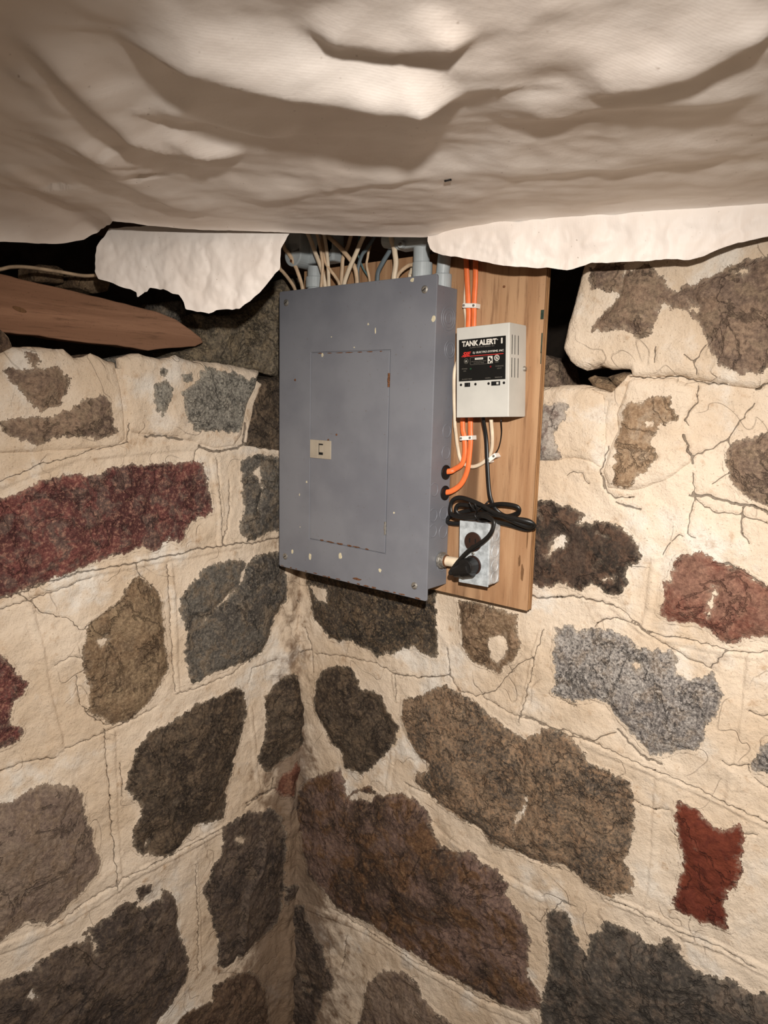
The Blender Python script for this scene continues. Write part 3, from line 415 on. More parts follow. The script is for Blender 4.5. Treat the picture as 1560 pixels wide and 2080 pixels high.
def make_rock(name, c1, c2, c3, dark, light, grain=230, lightamt=0.5, darkamt=0.6, scale=14, stretch=None, film=0.0):
    t = NT('stone_' + name)
    mc, mh, ck = mortar_nodes(t)
    vec = t.coord()
    if stretch:
        vec = t.scaled(vec, stretch)
    a = t.noise(scale, 5, 0.6, vec)
    b = t.noise(scale * 2.6, 6, 0.65, vec, 0.6)
    g = t.noise(grain * 0.8, 7, 0.76, vec, 0.15)
    g2 = t.noise(grain * 0.3, 6, 0.7, vec, 0.3)
    c = t.mix(t.step(a, 0.40, 0.60), lin(*c1), lin(*c2))
    c = t.mix(t.step(b, 0.47, 0.62), c, lin(*c3))
    lo = t.math('SUBTRACT', 1.0, t.step(g, 0.38, 0.51))
    c = t.mix(t.math('MULTIPLY', lo, darkamt), c, lin(*dark))
    c = t.mix(t.math('MULTIPLY', t.step(g, 0.51, 0.62), lightamt), c, lin(*light))
    c = t.mix(t.math('MULTIPLY', t.step(g2, 0.56, 0.68), darkamt * 0.55), c, lin(*dark))
    c = t.mix(t.math('MULTIPLY', t.step(t.noise(grain * 1.9, 2, 0.6), 0.62, 0.70), lightamt * 0.8), c, lin(*light))
    crev = t.math('ABSOLUTE', t.math('SUBTRACT', t.noise(11, 7, 0.62, vec, 0.5), 0.5))
    crevm = t.math('SUBTRACT', 1.0, t.step(crev, 0.0, 0.016))
    c = t.mix(t.math('MULTIPLY', crevm, 0.3), c, lin(*dark))
    e = t.attr('expose')
    n1 = t.math('MULTIPLY', t.math('SUBTRACT', t.noise(95, 5, 0.66), 0.5), 23.0)
    n2 = t.math('MULTIPLY', t.math('SUBTRACT', t.noise(480, 3), 0.5), 5.0)
    m0 = t.math('ADD', t.math('ADD', t.math('ADD', e, 1.6), n1), n2)
    m = t.step(m0, -0.35, 0.35)
    # thin limewash dust left on the face next to the mortar
    veil = t.math('MULTIPLY', t.math('SUBTRACT', 1.0, t.step(m0, 0.0, 7.0)), 0.34)
    veil = t.math('ADD', veil, t.math('MULTIPLY', t.step(t.noise(26, 6, 0.7), 0.60, 0.74), 0.22))
    if film:
        veil = t.math('ADD', veil, film)
    c = t.mix(t.math('MULTIPLY', veil, t.step(t.noise(260, 4, 0.7), 0.30, 0.62)), c, lin(196, 178, 154))
    c = t.mix(m, mc, c)
    rh = t.math('ADD', t.math('MULTIPLY', a, 3.0), t.math('ADD', t.math('MULTIPLY', g, 0.42), t.math('MULTIPLY', b, 1.2)))
    rh = t.math('SUBTRACT', t.math('ADD', rh, t.math('MULTIPLY', t.noise(70, 4, 0.6, vec), 1.3)), t.math('MULTIPLY', crevm, 0.9))
    mixh = t.n('ShaderNodeMix', data_type='FLOAT')
    t.put(mixh, 0, m); t.put(mixh, 2, t.math('ADD', mh, 1.6)); t.put(mixh, 3, t.math('MULTIPLY', rh, 0.8))
    hh = t.math('SUBTRACT', mixh.outputs[0], t.math('MULTIPLY', ck, 0.8))
    return t.done(c, 0.85, t.bump(hh, 0.8, 0.005), spec=0.25)

def make_plain(name, col, rough=0.5, metal=0.0, var=0.08, nscale=30, bump=0.0, bscale=200, spec=0.4):
    t = NT(name)
    vec = t.coord(True)
    n = t.noise(nscale, 4, 0.55, vec)
    d = tuple(x * (1 - var * 2.2) for x in col[:3]) + (1,)
    l = tuple(min(1, x * (1 + var)) for x in col[:3]) + (1,)
    c = t.mix(t.step(n, 0.3, 0.7), d, l)
    nm = t.bump(t.noise(bscale, 3, 0.6, vec), bump, 0.001) if bump else None
    return t.done(c, rough, nm, metal, spec)

def make_wood(name, c1, c2, c3, scale, rough=0.7, stains=True):
    t = NT(name)
    v = t.scaled(t.coord(), scale)
    a = t.noise(1.0, 6, 0.65, v, 0.6)
    f = t.noise(5.5, 4, 0.7, v)
    c = t.mix(t.step(a, 0.36, 0.66), lin(*c1), lin(*c2))
    c = t.mix(t.math('MULTIPLY', t.step(f, 0.52, 0.72), 0.7), c, lin(*c3))
    if stains:
        c = t.mix(t.math('MULTIPLY', t.step(t.noise(0.62, 3, 0.6, v), 0.60, 0.74), 0.75), c, lin(70, 45, 28))
        c = t.mix(t.math('MULTIPLY', t.step(t.noise(420, 2), 0.66, 0.74), 0.5), c, lin(60, 40, 26))
    return t.done(c, rough, t.bump(t.math('ADD', a, f), 0.25, 0.0012), spec=0.25)

M = {}
M['mortar'] = make_mortar()
R = lambda n, *a, **k: M.__setitem__(n, make_rock(n, *a, **k))
R('red', (116, 68, 62), (82, 48, 45), (100, 80, 72), (58, 34, 34), (178, 134, 112), 190, 0.55, 0.6)
R('red2', (134, 98, 82), (120, 74, 60), (128, 94, 78), (70, 40, 34), (178, 134, 110), 200, 0.4, 0.5)
R('rustred', (114, 55, 37), (100, 46, 32), (94, 42, 30), (70, 30, 22), (136, 72, 50), 300, 0.14, 0.3)
R('tan', (140, 118, 92), (124, 100, 76), (112, 92, 72), (70, 56, 42), (178, 156, 124), 260, 0.4, 0.55)
R('dark', (82, 70, 58), (60, 50, 42), (98, 82, 66), (34, 28, 24), (140, 120, 96), 230, 0.35, 0.6)
R('darkgray', (98, 92, 84), (78, 72, 66), (116, 102, 86), (40, 37, 34), (158, 146, 128), 250, 0.4, 0.6)
R('darkgray2', (78, 68, 58), (54, 48, 42), (92, 76, 60), (28, 25, 22), (160, 136, 104), 240, 0.38, 0.65)
R('boulder', (118, 106, 90), (98, 88, 74), (128, 112, 90), (44, 40, 35), (182, 164, 130), 240, 0.4, 0.6)
R('graybrown', (134, 116, 100), (118, 100, 88), (128, 108, 90), (78, 66, 60), (166, 146, 126), 200, 0.4, 0.5)
R('graybrown2', (98, 80, 66), (84, 66, 54), (112, 90, 72), (48, 38, 32), (142, 118, 92), 210, 0.35, 0.5)
R('slate', (92, 78, 68), (70, 60, 54), (104, 88, 74), (38, 33, 30), (134, 116, 98), 220, 0.3, 0.5)
R('slate2', (88, 80, 72), (70, 64, 58), (104, 90, 78), (42, 38, 35), (136, 122, 106), 190, 0.35, 0.5)
R('redbrown', (112, 74, 58), (92, 56, 44), (120, 84, 66), (54, 34, 28), (150, 110, 84), 230, 0.3, 0.5)
R('brownspeck', (140, 116, 96), (118, 98, 84), (132, 112, 92), (70, 58, 50), (176, 152, 126), 220, 0.4, 0.6)
R('graygranite', (142, 136, 124), (118, 112, 102), (150, 142, 128), (58, 54, 50), (190, 182, 166), 300, 0.5, 0.75)
R('granite', (150, 142, 134), (124, 116, 110), (140, 126, 112), (46, 44, 46), (206, 198, 188), 300, 0.6, 0.85)
R('pinkgranite', (140, 118, 96), (98, 86, 74), (128, 105, 84), (46, 40, 35), (182, 144, 108), 240, 0.45, 0.78)
R('brown', (118, 95, 85), (68, 54, 46), (102, 74, 52), (48, 37, 30), (160, 130, 98), 200, 0.3, 0.55, 9)
R('brown2', (126, 102, 78), (100, 78, 58), (142, 116, 92), (56, 44, 34), (178, 156, 128), 230, 0.4, 0.6)
R('darkbrown', (78, 62, 52), (52, 44, 38), (92, 70, 56), (30, 26, 22), (120, 104, 84), 260, 0.2, 0.5, 16)
R('rustspot', (156, 129, 102), (140, 113, 87), (160, 138, 115), (90, 68, 48), (192, 166, 134), 220, 0.4, 0.5)
R('greyfilm', (168, 156, 144), (150, 140, 128), (120, 104, 94), (74, 64, 58), (196, 184, 170), 220, 0.4, 0.5)

def make_panel_paint():
    t = NT('grey_panel_paint')
    c = t.mix(t.step(t.noise(9, 4), 0.35, 0.68), lin(126, 127, 132), lin(115, 116, 122))
    c = t.mix(t.math('MULTIPLY', t.step(t.noise(240, 2), 0.70, 0.75), 0.5), c, lin(94, 78, 66))
    c = t.mix(t.math('MULTIPLY', t.step(t.noise(60, 5, 0.7), 0.70, 0.76), 0.6), c, lin(112, 96, 84))
    return t.done(c, 0.42, t.bump(t.noise(700, 2), 0.06, 0.0006), spec=0.4)
M['panel'] = make_panel_paint()
M['rust'] = make_plain('rust', lin(112, 72, 44), 0.9, 0, 0.3, 400, 0.4)
M['chip'] = make_plain('bare_primer', lin(212, 200, 168), 0.8, 0, 0.08, 300)
M['zinc'] = make_plain('zinc_steel', lin(172, 166, 156), 0.42, 0.7, 0.15, 300, 0.1)
M['galv'] = make_plain('galvanised_steel', lin(204, 210, 212), 0.5, 0.35, 0.16, 90, 0.15, 400)
M['latch'] = make_plain('beige_latch_plastic', lin(172, 160, 142), 0.5, 0, 0.05)
M['black'] = make_plain('black_plastic', lin(24, 22, 21), 0.42, 0, 0.1)
M['cord'] = make_plain('black_cord_rubber', lin(27, 25, 23), 0.38, 0, 0.1, 60, 0.05)
M['hole'] = make_plain('opening_shade', lin(10, 9, 8), 0.9, 0, 0.05)  # near black, stands for the shade inside slots and holes
M['orange'] = make_plain('orange_cable_jacket', lin(238, 118, 62), 0.45, 0, 0.06, 50)
M['white_cable'] = make_plain('cream_cable_jacket', lin(226, 206, 178), 0.5, 0, 0.08, 40)
M['old_cable'] = make_plain('aged_cable_jacket', lin(214, 184, 150), 0.55, 0, 0.12, 50)
M['blue_cable'] = make_plain('slate_cable_jacket', lin(104, 114, 118), 0.5, 0, 0.1, 40)
M['teal_cable'] = make_plain('teal_wire_jacket', lin(96, 124, 124), 0.5, 0, 0.1, 40)
M['staple'] = make_plain('white_staple_plastic', lin(236, 230, 220), 0.45, 0, 0.04)
M['pvc'] = make_plain('grey_conduit_plastic', lin(176, 182, 182), 0.45, 0, 0.06, 25)
M['alarm'] = make_plain('pale_grey_enamel', lin(198, 195, 186), 0.4, 0, 0.03, 25, 0.04, 900)
M['label'] = make_plain('black_label', lin(22, 22, 21), 0.35, 0, 0.05)
M['ink'] = make_plain('white_ink', lin(214, 208, 196), 0.6, 0, 0.02)
M['dim_ink'] = make_plain('dim_ink', lin(112, 106, 96), 0.6, 0, 0.02)
M['red_ink'] = make_plain('red_ink', lin(214, 52, 44), 0.6, 0, 0.02)
M['green_led'] = make_plain('green_lens', lin(36, 74, 50), 0.3, 0, 0.02)
M['red_led'] = make_plain('red_lens', lin(120, 22, 30), 0.3, 0, 0.02)
M['brown_plastic'] = make_plain('brown_receptacle_plastic', lin(52, 34, 27), 0.35, 0, 0.08)
M['green_paint'] = make_plain('dark_green_paint', lin(44, 60, 48), 0.6, 0, 0.2, 200)
M['ply_face'] = make_wood('plywood_face', (182, 144, 108), (158, 118, 84), (114, 80, 55), (22, 22, 1.5))
M['ply_edge'] = make_wood('plywood_edge', (164, 122, 82), (138, 98, 62), (106, 74, 48), (60, 60, 5), stains=False)
M['ply_dark'] = make_wood('plywood_dark_edge', (122, 88, 58), (100, 70, 45), (76, 54, 36), (60, 60, 5), stains=False)
M['plank'] = make_wood('weathered_plank', (158, 118, 92), (132, 96, 73), (94, 68, 50), (30, 2.2, 34), 0.85)
M['joist'] = make_wood('old_subfloor', (92, 70, 52), (74, 56, 42), (58, 44, 34), (12, 1.5, 12), 0.9)

def make_sheet():
    t = NT('white_woven_sheet')
    v = t.coord()
    c = t.mix(t.step(t.noise(7, 4), 0.35, 0.7), lin(240, 230, 220), lin(228, 215, 203))
    c = t.mix(t.math('MULTIPLY', t.step(t.noise(210, 2), 0.73, 0.77), 0.6), c, lin(120, 92, 66))
    weave = t.n('ShaderNodeTexWave', wave_type='BANDS', bands_direction='X')
    t.put(weave, 'Vector', t.scaled(v, (1, 1, 0.15), (0, 0, 0.65)))
    weave.inputs['Scale'].default_value = 120
    weave.inputs['Distortion'].default_value = 1.5
    h = t.math('ADD', t.math('MULTIPLY', weave.outputs[1], 0.05), t.math('MULTIPLY', t.noise(60, 5, 0.6), 0.9))
    return t.done(c, 0.55, t.bump(h, 0.22, 0.003), spec=0.35)
M['sheet'] = make_sheet()
M['dirt'] = make_plain('packed_dirt', lin(96, 78, 60), 0.95, 0, 0.25, 12, 0.8, 60)
M['cavity_shade'] = make_plain('cavity_shade', lin(46, 38, 31), 0.95, 0, 0.3, 14, 0.8, 50)  # shade put into the colour so the cavity behind the walls reads black

# ------------------------------------------------------------------ mesh helpers
def link(name, me, mat=None, parent=None, loc=(0, 0, 0), smooth=False):
    o = bpy.data.objects.new(name, me)
    COL.objects.link(o)
    o.location = loc
    if mat is not None and not me.materials:
        me.materials.append(M[mat] if isinstance(mat, str) else mat)
    if smooth:
        me.polygons.foreach_set('use_smooth', [True] * len(me.polygons))
    if parent is not None:
        o.parent = parent
    return o

def raw(name, verts, faces, mat, parent=None, loc=(0, 0, 0), smooth=False):
    me = bpy.data.meshes.new(name)
    me.from_pydata([tuple(v) for v in verts], [], faces)
    me.update()
    return link(name, me, mat, parent, loc, smooth)

def thing(name, label, cat, loc=(0, 0, 0), group=None, rot=(0, 0, 0)):
    o = bpy.data.objects.new(name, None)
    o.empty_display_size = 0.02
    COL.objects.link(o)
    o.location = loc
    o.rotation_euler = rot
    return tag(o, label, cat, group)

def tag(o, label, cat, group=None):
    o['label'] = label
    o['category'] = cat
    if group:
        o['group'] = group
    return o

def bm_obj(name, bm, mat, parent=None, loc=(0, 0, 0), smooth=False):
    me = bpy.data.meshes.new(name)
    bmesh.ops.recalc_face_normals(bm, faces=bm.faces)
    bm.to_mesh(me)
    bm.free()
    return link(name, me, mat, parent, loc, smooth)

def add_box(bm, lo, hi, bev=0.0, seg=2):
    r = bmesh.ops.create_cube(bm, size=1.0)
    vs = r['verts']
    for v in vs:
        for i in range(3):
            v.co[i] = lo[i] + (v.co[i] + 0.5) * (hi[i] - lo[i])
    if bev:
        es = {e for v in vs for e in v.link_edges}
        bmesh.ops.bevel(bm, geom=list(es), offset=bev, segments=seg, affect='EDGES', profile=0.5)

def box(name, lo, hi, mat, parent=None, bev=0.0, loc=(0, 0, 0), seg=2):
    bm = bmesh.new()
    add_box(bm, [x / 1000 for x in lo], [x / 1000 for x in hi], bev / 1000, seg)
    return bm_obj(name, bm, mat, parent, loc)

def add_cyl(bm, p0, p1, r0, r1=None, seg=20, bev=0.0):
    """capped cylinder or cone between two points, mm"""
    r1 = r0 if r1 is None else r1
    p0, p1 = Vector(p0) / 1000, Vector(p1) / 1000
    d = p1 - p0
    r = bmesh.ops.create_cone(bm, cap_ends=True, segments=seg, radius1=r0 / 1000, radius2=r1 / 1000, depth=d.length)
    mt = Matrix.Translation((p0 + p1) / 2) @ d.to_track_quat('Z', 'Y').to_matrix().to_4x4()
    bmesh.ops.transform(bm, matrix=mt, verts=r['verts'])
    if bev:
        es = [e for e in {e for v in r['verts'] for e in v.link_edges} if any(len(f.verts) > 4 for f in e.link_faces)]
        bmesh.ops.bevel(bm, geom=es, offset=bev / 1000, segments=2, affect='EDGES', profile=0.5)

def cyl(name, p0, p1, r0, mat, parent=None, r1=None, seg=20, bev=0.0, loc=(0, 0, 0)):
    bm = bmesh.new()
    add_cyl(bm, p0, p1, r0, r1, seg, bev)
    return bm_obj(name, bm, mat, parent, loc)

def smooth_path(pts, per=8):
    p = [np.array(q, float) for q in pts]
    p = [2 * p[0] - p[1]] + p + [2 * p[-1] - p[-2]]
    out = []
    for i in range(1, len(p) - 2):
        for k in range(per):
            t = k / per
            a, b, c, d = p[i - 1], p[i], p[i + 1], p[i + 2]
            out.append(0.5 * ((2 * b) + (-a + c) * t + (2 * a - 5 * b + 4 * c - d) * t * t + (-a + 3 * b - 3 * c + d) * t ** 3))
    out.append(p[-2])
    return np.array(out)

def tube(name, pts, rw, mat, parent=None, rt=None, per=8, seg=10, flat_to=(0, -1, 0)):
    """swept cable; pts in mm; rw half width, rt half thickness (flat cable lies on the plane normal to flat_to)"""
    rt = rw if rt is None else rt
    P = smooth_path(pts, per) / 1000.0
    org = P[0].copy()
    P = P - org
    T = np.gradient(P, axis=0)
    T /= np.linalg.norm(T, axis=1)[:, None] + 1e-12
    fl = np.array(flat_to, float)
    verts, faces = [], []
    side = None
    for i in range(len(P)):
        s = np.cross(T[i], fl)
        if np.linalg.norm(s) < 0.25 and side is not None:
            s = side - T[i] * np.dot(side, T[i])
        s /= np.linalg.norm(s) + 1e-12
        if side is not None and np.dot(s, side) < 0:
            s = -s
        side = s
        u = np.cross(s, T[i])
        for k in range(seg):
            an = 2 * math.pi * k / seg
            verts.append(P[i] + s * math.cos(an) * rw / 1000 + u * math.sin(an) * rt / 1000)
    n = len(P)
    for i in range(n - 1):
        for k in range(seg):
            k2 = (k + 1) % seg
            faces.append((i * seg + k, i * seg + k2, (i + 1) * seg + k2, (i + 1) * seg + k))
    faces.append(tuple(range(seg - 1, -1, -1)))
    faces.append(tuple(range((n - 1) * seg, n * seg)))
    lw = Vector(parent.location) if parent is not None else Vector((0, 0, 0))
    return raw(name, verts, faces, mat, parent, Vector(org) - lw, True)

# ------------------------------------------------------------------ numeric helpers for the rubble walls
_perm = np.random.RandomState(3).rand(256, 256)
def vnoise(x, y):
    xi, yi = np.floor(x).astype(int), np.floor(y).astype(int)
    fx, fy = x - xi, y - yi
    fx, fy = fx * fx * (3 - 2 * fx), fy * fy * (3 - 2 * fy)
    a = _perm[xi & 255, yi & 255]; b = _perm[(xi + 1) & 255, yi & 255]
    c = _perm[xi & 255, (yi + 1) & 255]; d = _perm[(xi + 1) & 255, (yi + 1) & 255]
    return (a * (1 - fx) + b * fx) * (1 - fy) + (c * (1 - fx) + d * fx) * fy

def fbm(x, y, wl, oct=4, gain=0.5, off=0.0):
    s, amp, tot = 0.0, 1.0, 0.0
    for k in range(oct):
        f = 2 ** k / wl
        s = s + amp * (vnoise(x * f + 17.3 * k + off, y * f + 9.1 * k + off * 1.7) - 0.5)
        tot += amp
        amp *= gain
    return s / tot * 2

def sd_poly(px, py, poly):
    """signed distance, positive inside"""
    poly = np.array(poly, float)
    d2 = np.full(px.shape, 1e12)
    ins = np.zeros(px.shape, bool)
    n = len(poly)
    for i in range(n):
        x0, y0 = poly[i]; x1, y1 = poly[(i + 1) % n]
        ex, ey = x1 - x0, y1 - y0
        wx, wy = px - x0, py - y0
        t = np.clip((wx * ex + wy * ey) / (ex * ex + ey * ey + 1e-9), 0, 1)
        dx, dy = wx - ex * t, wy - ey * t
        d2 = np.minimum(d2, dx * dx + dy * dy)
        c = ((y0 <= py) & (y1 > py)) | ((y1 <= py) & (y0 > py))
        xc = x0 + (py - y0) / (ey if abs(ey) > 1e-9 else 1e-9) * ex
        ins ^= c & (px < xc)
    d = np.sqrt(d2)
    return np.where(ins, d, -d)

def jag(poly, step=9.0, amp=1.5, closed=False, seed=0):
    r = np.random.RandomState(seed)
    out = []
    n = len(poly)
    for i in range(n if closed else n - 1):
        a = np.array(poly[i], float); b = np.array(poly[(i + 1) % n], float)
        L = np.linalg.norm(b - a)
        k = max(1, int(L / step))
        nn = np.array([-(b - a)[1], (b - a)[0]]) / (L + 1e-9)
        for j in range(k):
            q = a + (b - a) * j / k
            if j or not i == 0:
                q = q + nn * r.uniform(-amp, amp)
            out.append(q)
    if not closed:
        out.append(np.array(poly[-1], float))
    return out

def d_line(px, py, line):
    d2 = np.full(px.shape, 1e9)
    for i in range(len(line) - 1):
        x0, y0 = line[i]; x1, y1 = line[i + 1]
        ex, ey = x1 - x0, y1 - y0
        t = np.clip(((px - x0) * ex + (py - y0) * ey) / (ex * ex + ey * ey + 1e-9), 0, 1)
        d2 = np.minimum(d2, (px - x0 - ex * t) ** 2 + (py - y0 - ey * t) ** 2)
    return np.sqrt(d2)

_cr = [(w, max(0.5, hw * 0.75), np.array(jag(l, 5.0, 1.9, False, 50 + i))) for i, (w, hw, l) in enumerate(CRACKS)]
_bd = [(w, hw, h, np.array(jag(l, 25.0, 1.0, False, 150 + i))) for i, (w, hw, h, l) in enumerate(BEADS)]

def snap_cracks(w, a, z, cell):
    """pull grid points that lie within half a cell of a crack onto it, so that fine cracks stay unbroken"""
    a, z = a.copy(), z.copy()
    best = np.full(a.shape, cell * 0.72)
    na_, nz_ = a.copy(), z.copy()
    for ww, hw, l in _cr:
        if ww != w:
            continue
        m = np.nonzero((a > l[:, 0].min() - cell) & (a < l[:, 0].max() + cell) & (z > l[:, 1].min() - cell) & (z < l[:, 1].max() + cell))[0]
        if not len(m):
            continue
        px, py = a[m], z[m]
        for i in range(len(l) - 1):
            (x0, y0), (x1, y1) = l[i], l[i + 1]
            k = np.nonzero((px > min(x0, x1) - cell) & (px < max(x0, x1) + cell) & (py > min(y0, y1) - cell) & (py < max(y0, y1) + cell))[0]
            if not len(k):
                continue
            ex, ey = x1 - x0, y1 - y0
            t = np.clip(((px[k] - x0) * ex + (py[k] - y0) * ey) / (ex * ex + ey * ey + 1e-9), 0, 1)
            qx, qy = x0 + ex * t, y0 + ey * t
            d = np.hypot(px[k] - qx, py[k] - qy)
            g = m[k]
            ok = d < best[g]
            best[g[ok]] = d[ok]
            na_[g[ok]] = qx[ok]; nz_[g[ok]] = qy[ok]
    return na_, nz_

def wall_fields(w, a, z):
    """height of the mortar face (mm towards the room), crack closeness and grime at wall points a, z (mm)"""
    o = 0.0 if w == 'L' else 91.0
    h = fbm(a, z, 150, 3, 0.5, o) * 6.0 + fbm(a, z, 38, 4, 0.58, o + 5) * 3.4
    ca = a if w == 'L' else a + 45.0
    cc = np.maximum(ca, 0)
    h = h + (13.0 + 9.0 * fbm(z * 0.6, z * 0.25, 60, 3, 0.5, 33)) * np.exp(-cc / (15.0 + 9 * fbm(z, z * 0.4, 110, 2, 0.5, 12)))
    h = h + fbm(a, z * 0.55, 22, 4, 0.6, o + 44) * 6.5 * np.exp(-cc / 34.0)
    crack = np.full(a.shape, 6.0)
    for ww, hw, l in _cr:
        if ww != w:
            continue
        mg = hw * 8 + 6
        m = (a > l[:, 0].min() - mg) & (a < l[:, 0].max() + mg) & (z > l[:, 1].min() - mg) & (z < l[:, 1].max() + mg)
        if m.any():
            crack[m] = np.minimum(crack[m], d_line(a[m], z[m], l) / hw)
    for ww, hw, hh, l in _bd:
        if ww != w:
            continue
        mg = hw * 2 + 4
        m = (a > l[:, 0].min() - mg) & (a < l[:, 0].max() + mg) & (z > l[:, 1].min() - mg) & (z < l[:, 1].max() + mg)
        if m.any():
            d = d_line(a[m], z[m], l)
            h[m] += hh * np.clip((hw - d) / (hw * 0.35) , 0, 1) - 0.8 * np.exp(-((d - hw) / 2.2) ** 2)
    h = h - 3.0 * np.clip(1.6 - crack, 0, 1)
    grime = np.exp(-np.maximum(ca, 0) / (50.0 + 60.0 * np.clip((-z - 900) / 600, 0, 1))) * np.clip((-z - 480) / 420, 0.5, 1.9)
    return h, crack, grime

def to_world(w, a, z, h):
    if w == 'L':
        return np.stack([-45.0 + h, -a, z], -1) / 1000.0
    return np.stack([a, 30.0 - h, z], -1) / 1000.0

def set_attr(me, name, arr):
    at = me.attributes.new(name, 'FLOAT', 'POINT')
    at.data.foreach_set('value', np.ascontiguousarray(arr, dtype=np.float32))

def prep_stone(i):
    w, mat, lab, d = STONES[i]
    ex = [jag(e, 7, 2.3, True, 300 + i * 7 + k) for k, e in enumerate(d['e'])]
    sm = [jag(e, 6, 1.0, True, 900 + i * 7 + k) for k, e in enumerate(d.get('s', []))]
    bl = jag(d['b'], 12, 1.2, True, 700 + i) if 'b' in d else None
    def expose(a, z):
        v = sd_poly(a, z, ex[0])
        for e in ex[1:]:
            v = np.maximum(v, sd_poly(a, z, e))
        for s in sm:
            v = np.minimum(v, -sd_poly(a, z, s))
        return v
    def inside(a, z):
        if bl is not None:
            return sd_poly(a, z, bl)
        v = sd_poly(a, z, ex[0])
        for e in ex[1:]:
            v = np.maximum(v, sd_poly(a, z, e))
        return v + 7.0
    allp = np.array([q for e in (ex + ([bl] if bl is not None else [])) for q in e])
    return w, mat, lab, d, expose, inside, allp

PREP = [prep_stone(i) for i in range(len(STONES))]

def contour_cells(f):
    """marching squares on a grid of signed values; returns (index keys, faces)"""
    ny, nx = f.shape
    ids, verts, faces = {}, [], []
    def node(j, i):
        k = (j, i)
        if k not in ids:
            ids[k] = len(verts); verts.append((float(i), float(j)))
        return ids[k]
    def cross(j0, i0, j1, i1):
        k = (j0, i0, j1, i1) if (j0, i0) < (j1, i1) else (j1, i1, j0, i0)
        if k not in ids:
            a, b = f[k[0], k[1]], f[k[2], k[3]]
            t = min(0.92, max(0.08, a / (a - b)))
            ids[k] = len(verts)
            verts.append((k[1] + (k[3] - k[1]) * t, k[0] + (k[2] - k[0]) * t))
        return ids[k]
    pos = f > 0
    cnt = pos[:-1, :-1].astype(int) + pos[1:, :-1] + pos[:-1, 1:] + pos[1:, 1:]
    for j, i in zip(*np.nonzero(cnt)):
        c = ((j, i), (j, i + 1), (j + 1, i + 1), (j + 1, i))
        if cnt[j, i] == 4:
            faces.append(tuple(node(*q) for q in c))
        else:
            pl = []
            for k in range(4):
                q, r = c[k], c[(k + 1) % 4]
                if pos[q]:
                    pl.append(node(*q))
                if pos[q] != pos[r]:
                    pl.append(cross(*q, *r))
            if len(pl) > 2:
                faces.append(tuple(pl))
    return np.array(verts), faces

def rim_edges(faces):
    c = {}
    for f in faces:
        for k in range(len(f)):
            e = (f[k], f[(k + 1) % len(f)])
            r = (e[1], e[0])
            if r in c:
                del c[r]
            else:
                c[e] = 1
    return list(c)

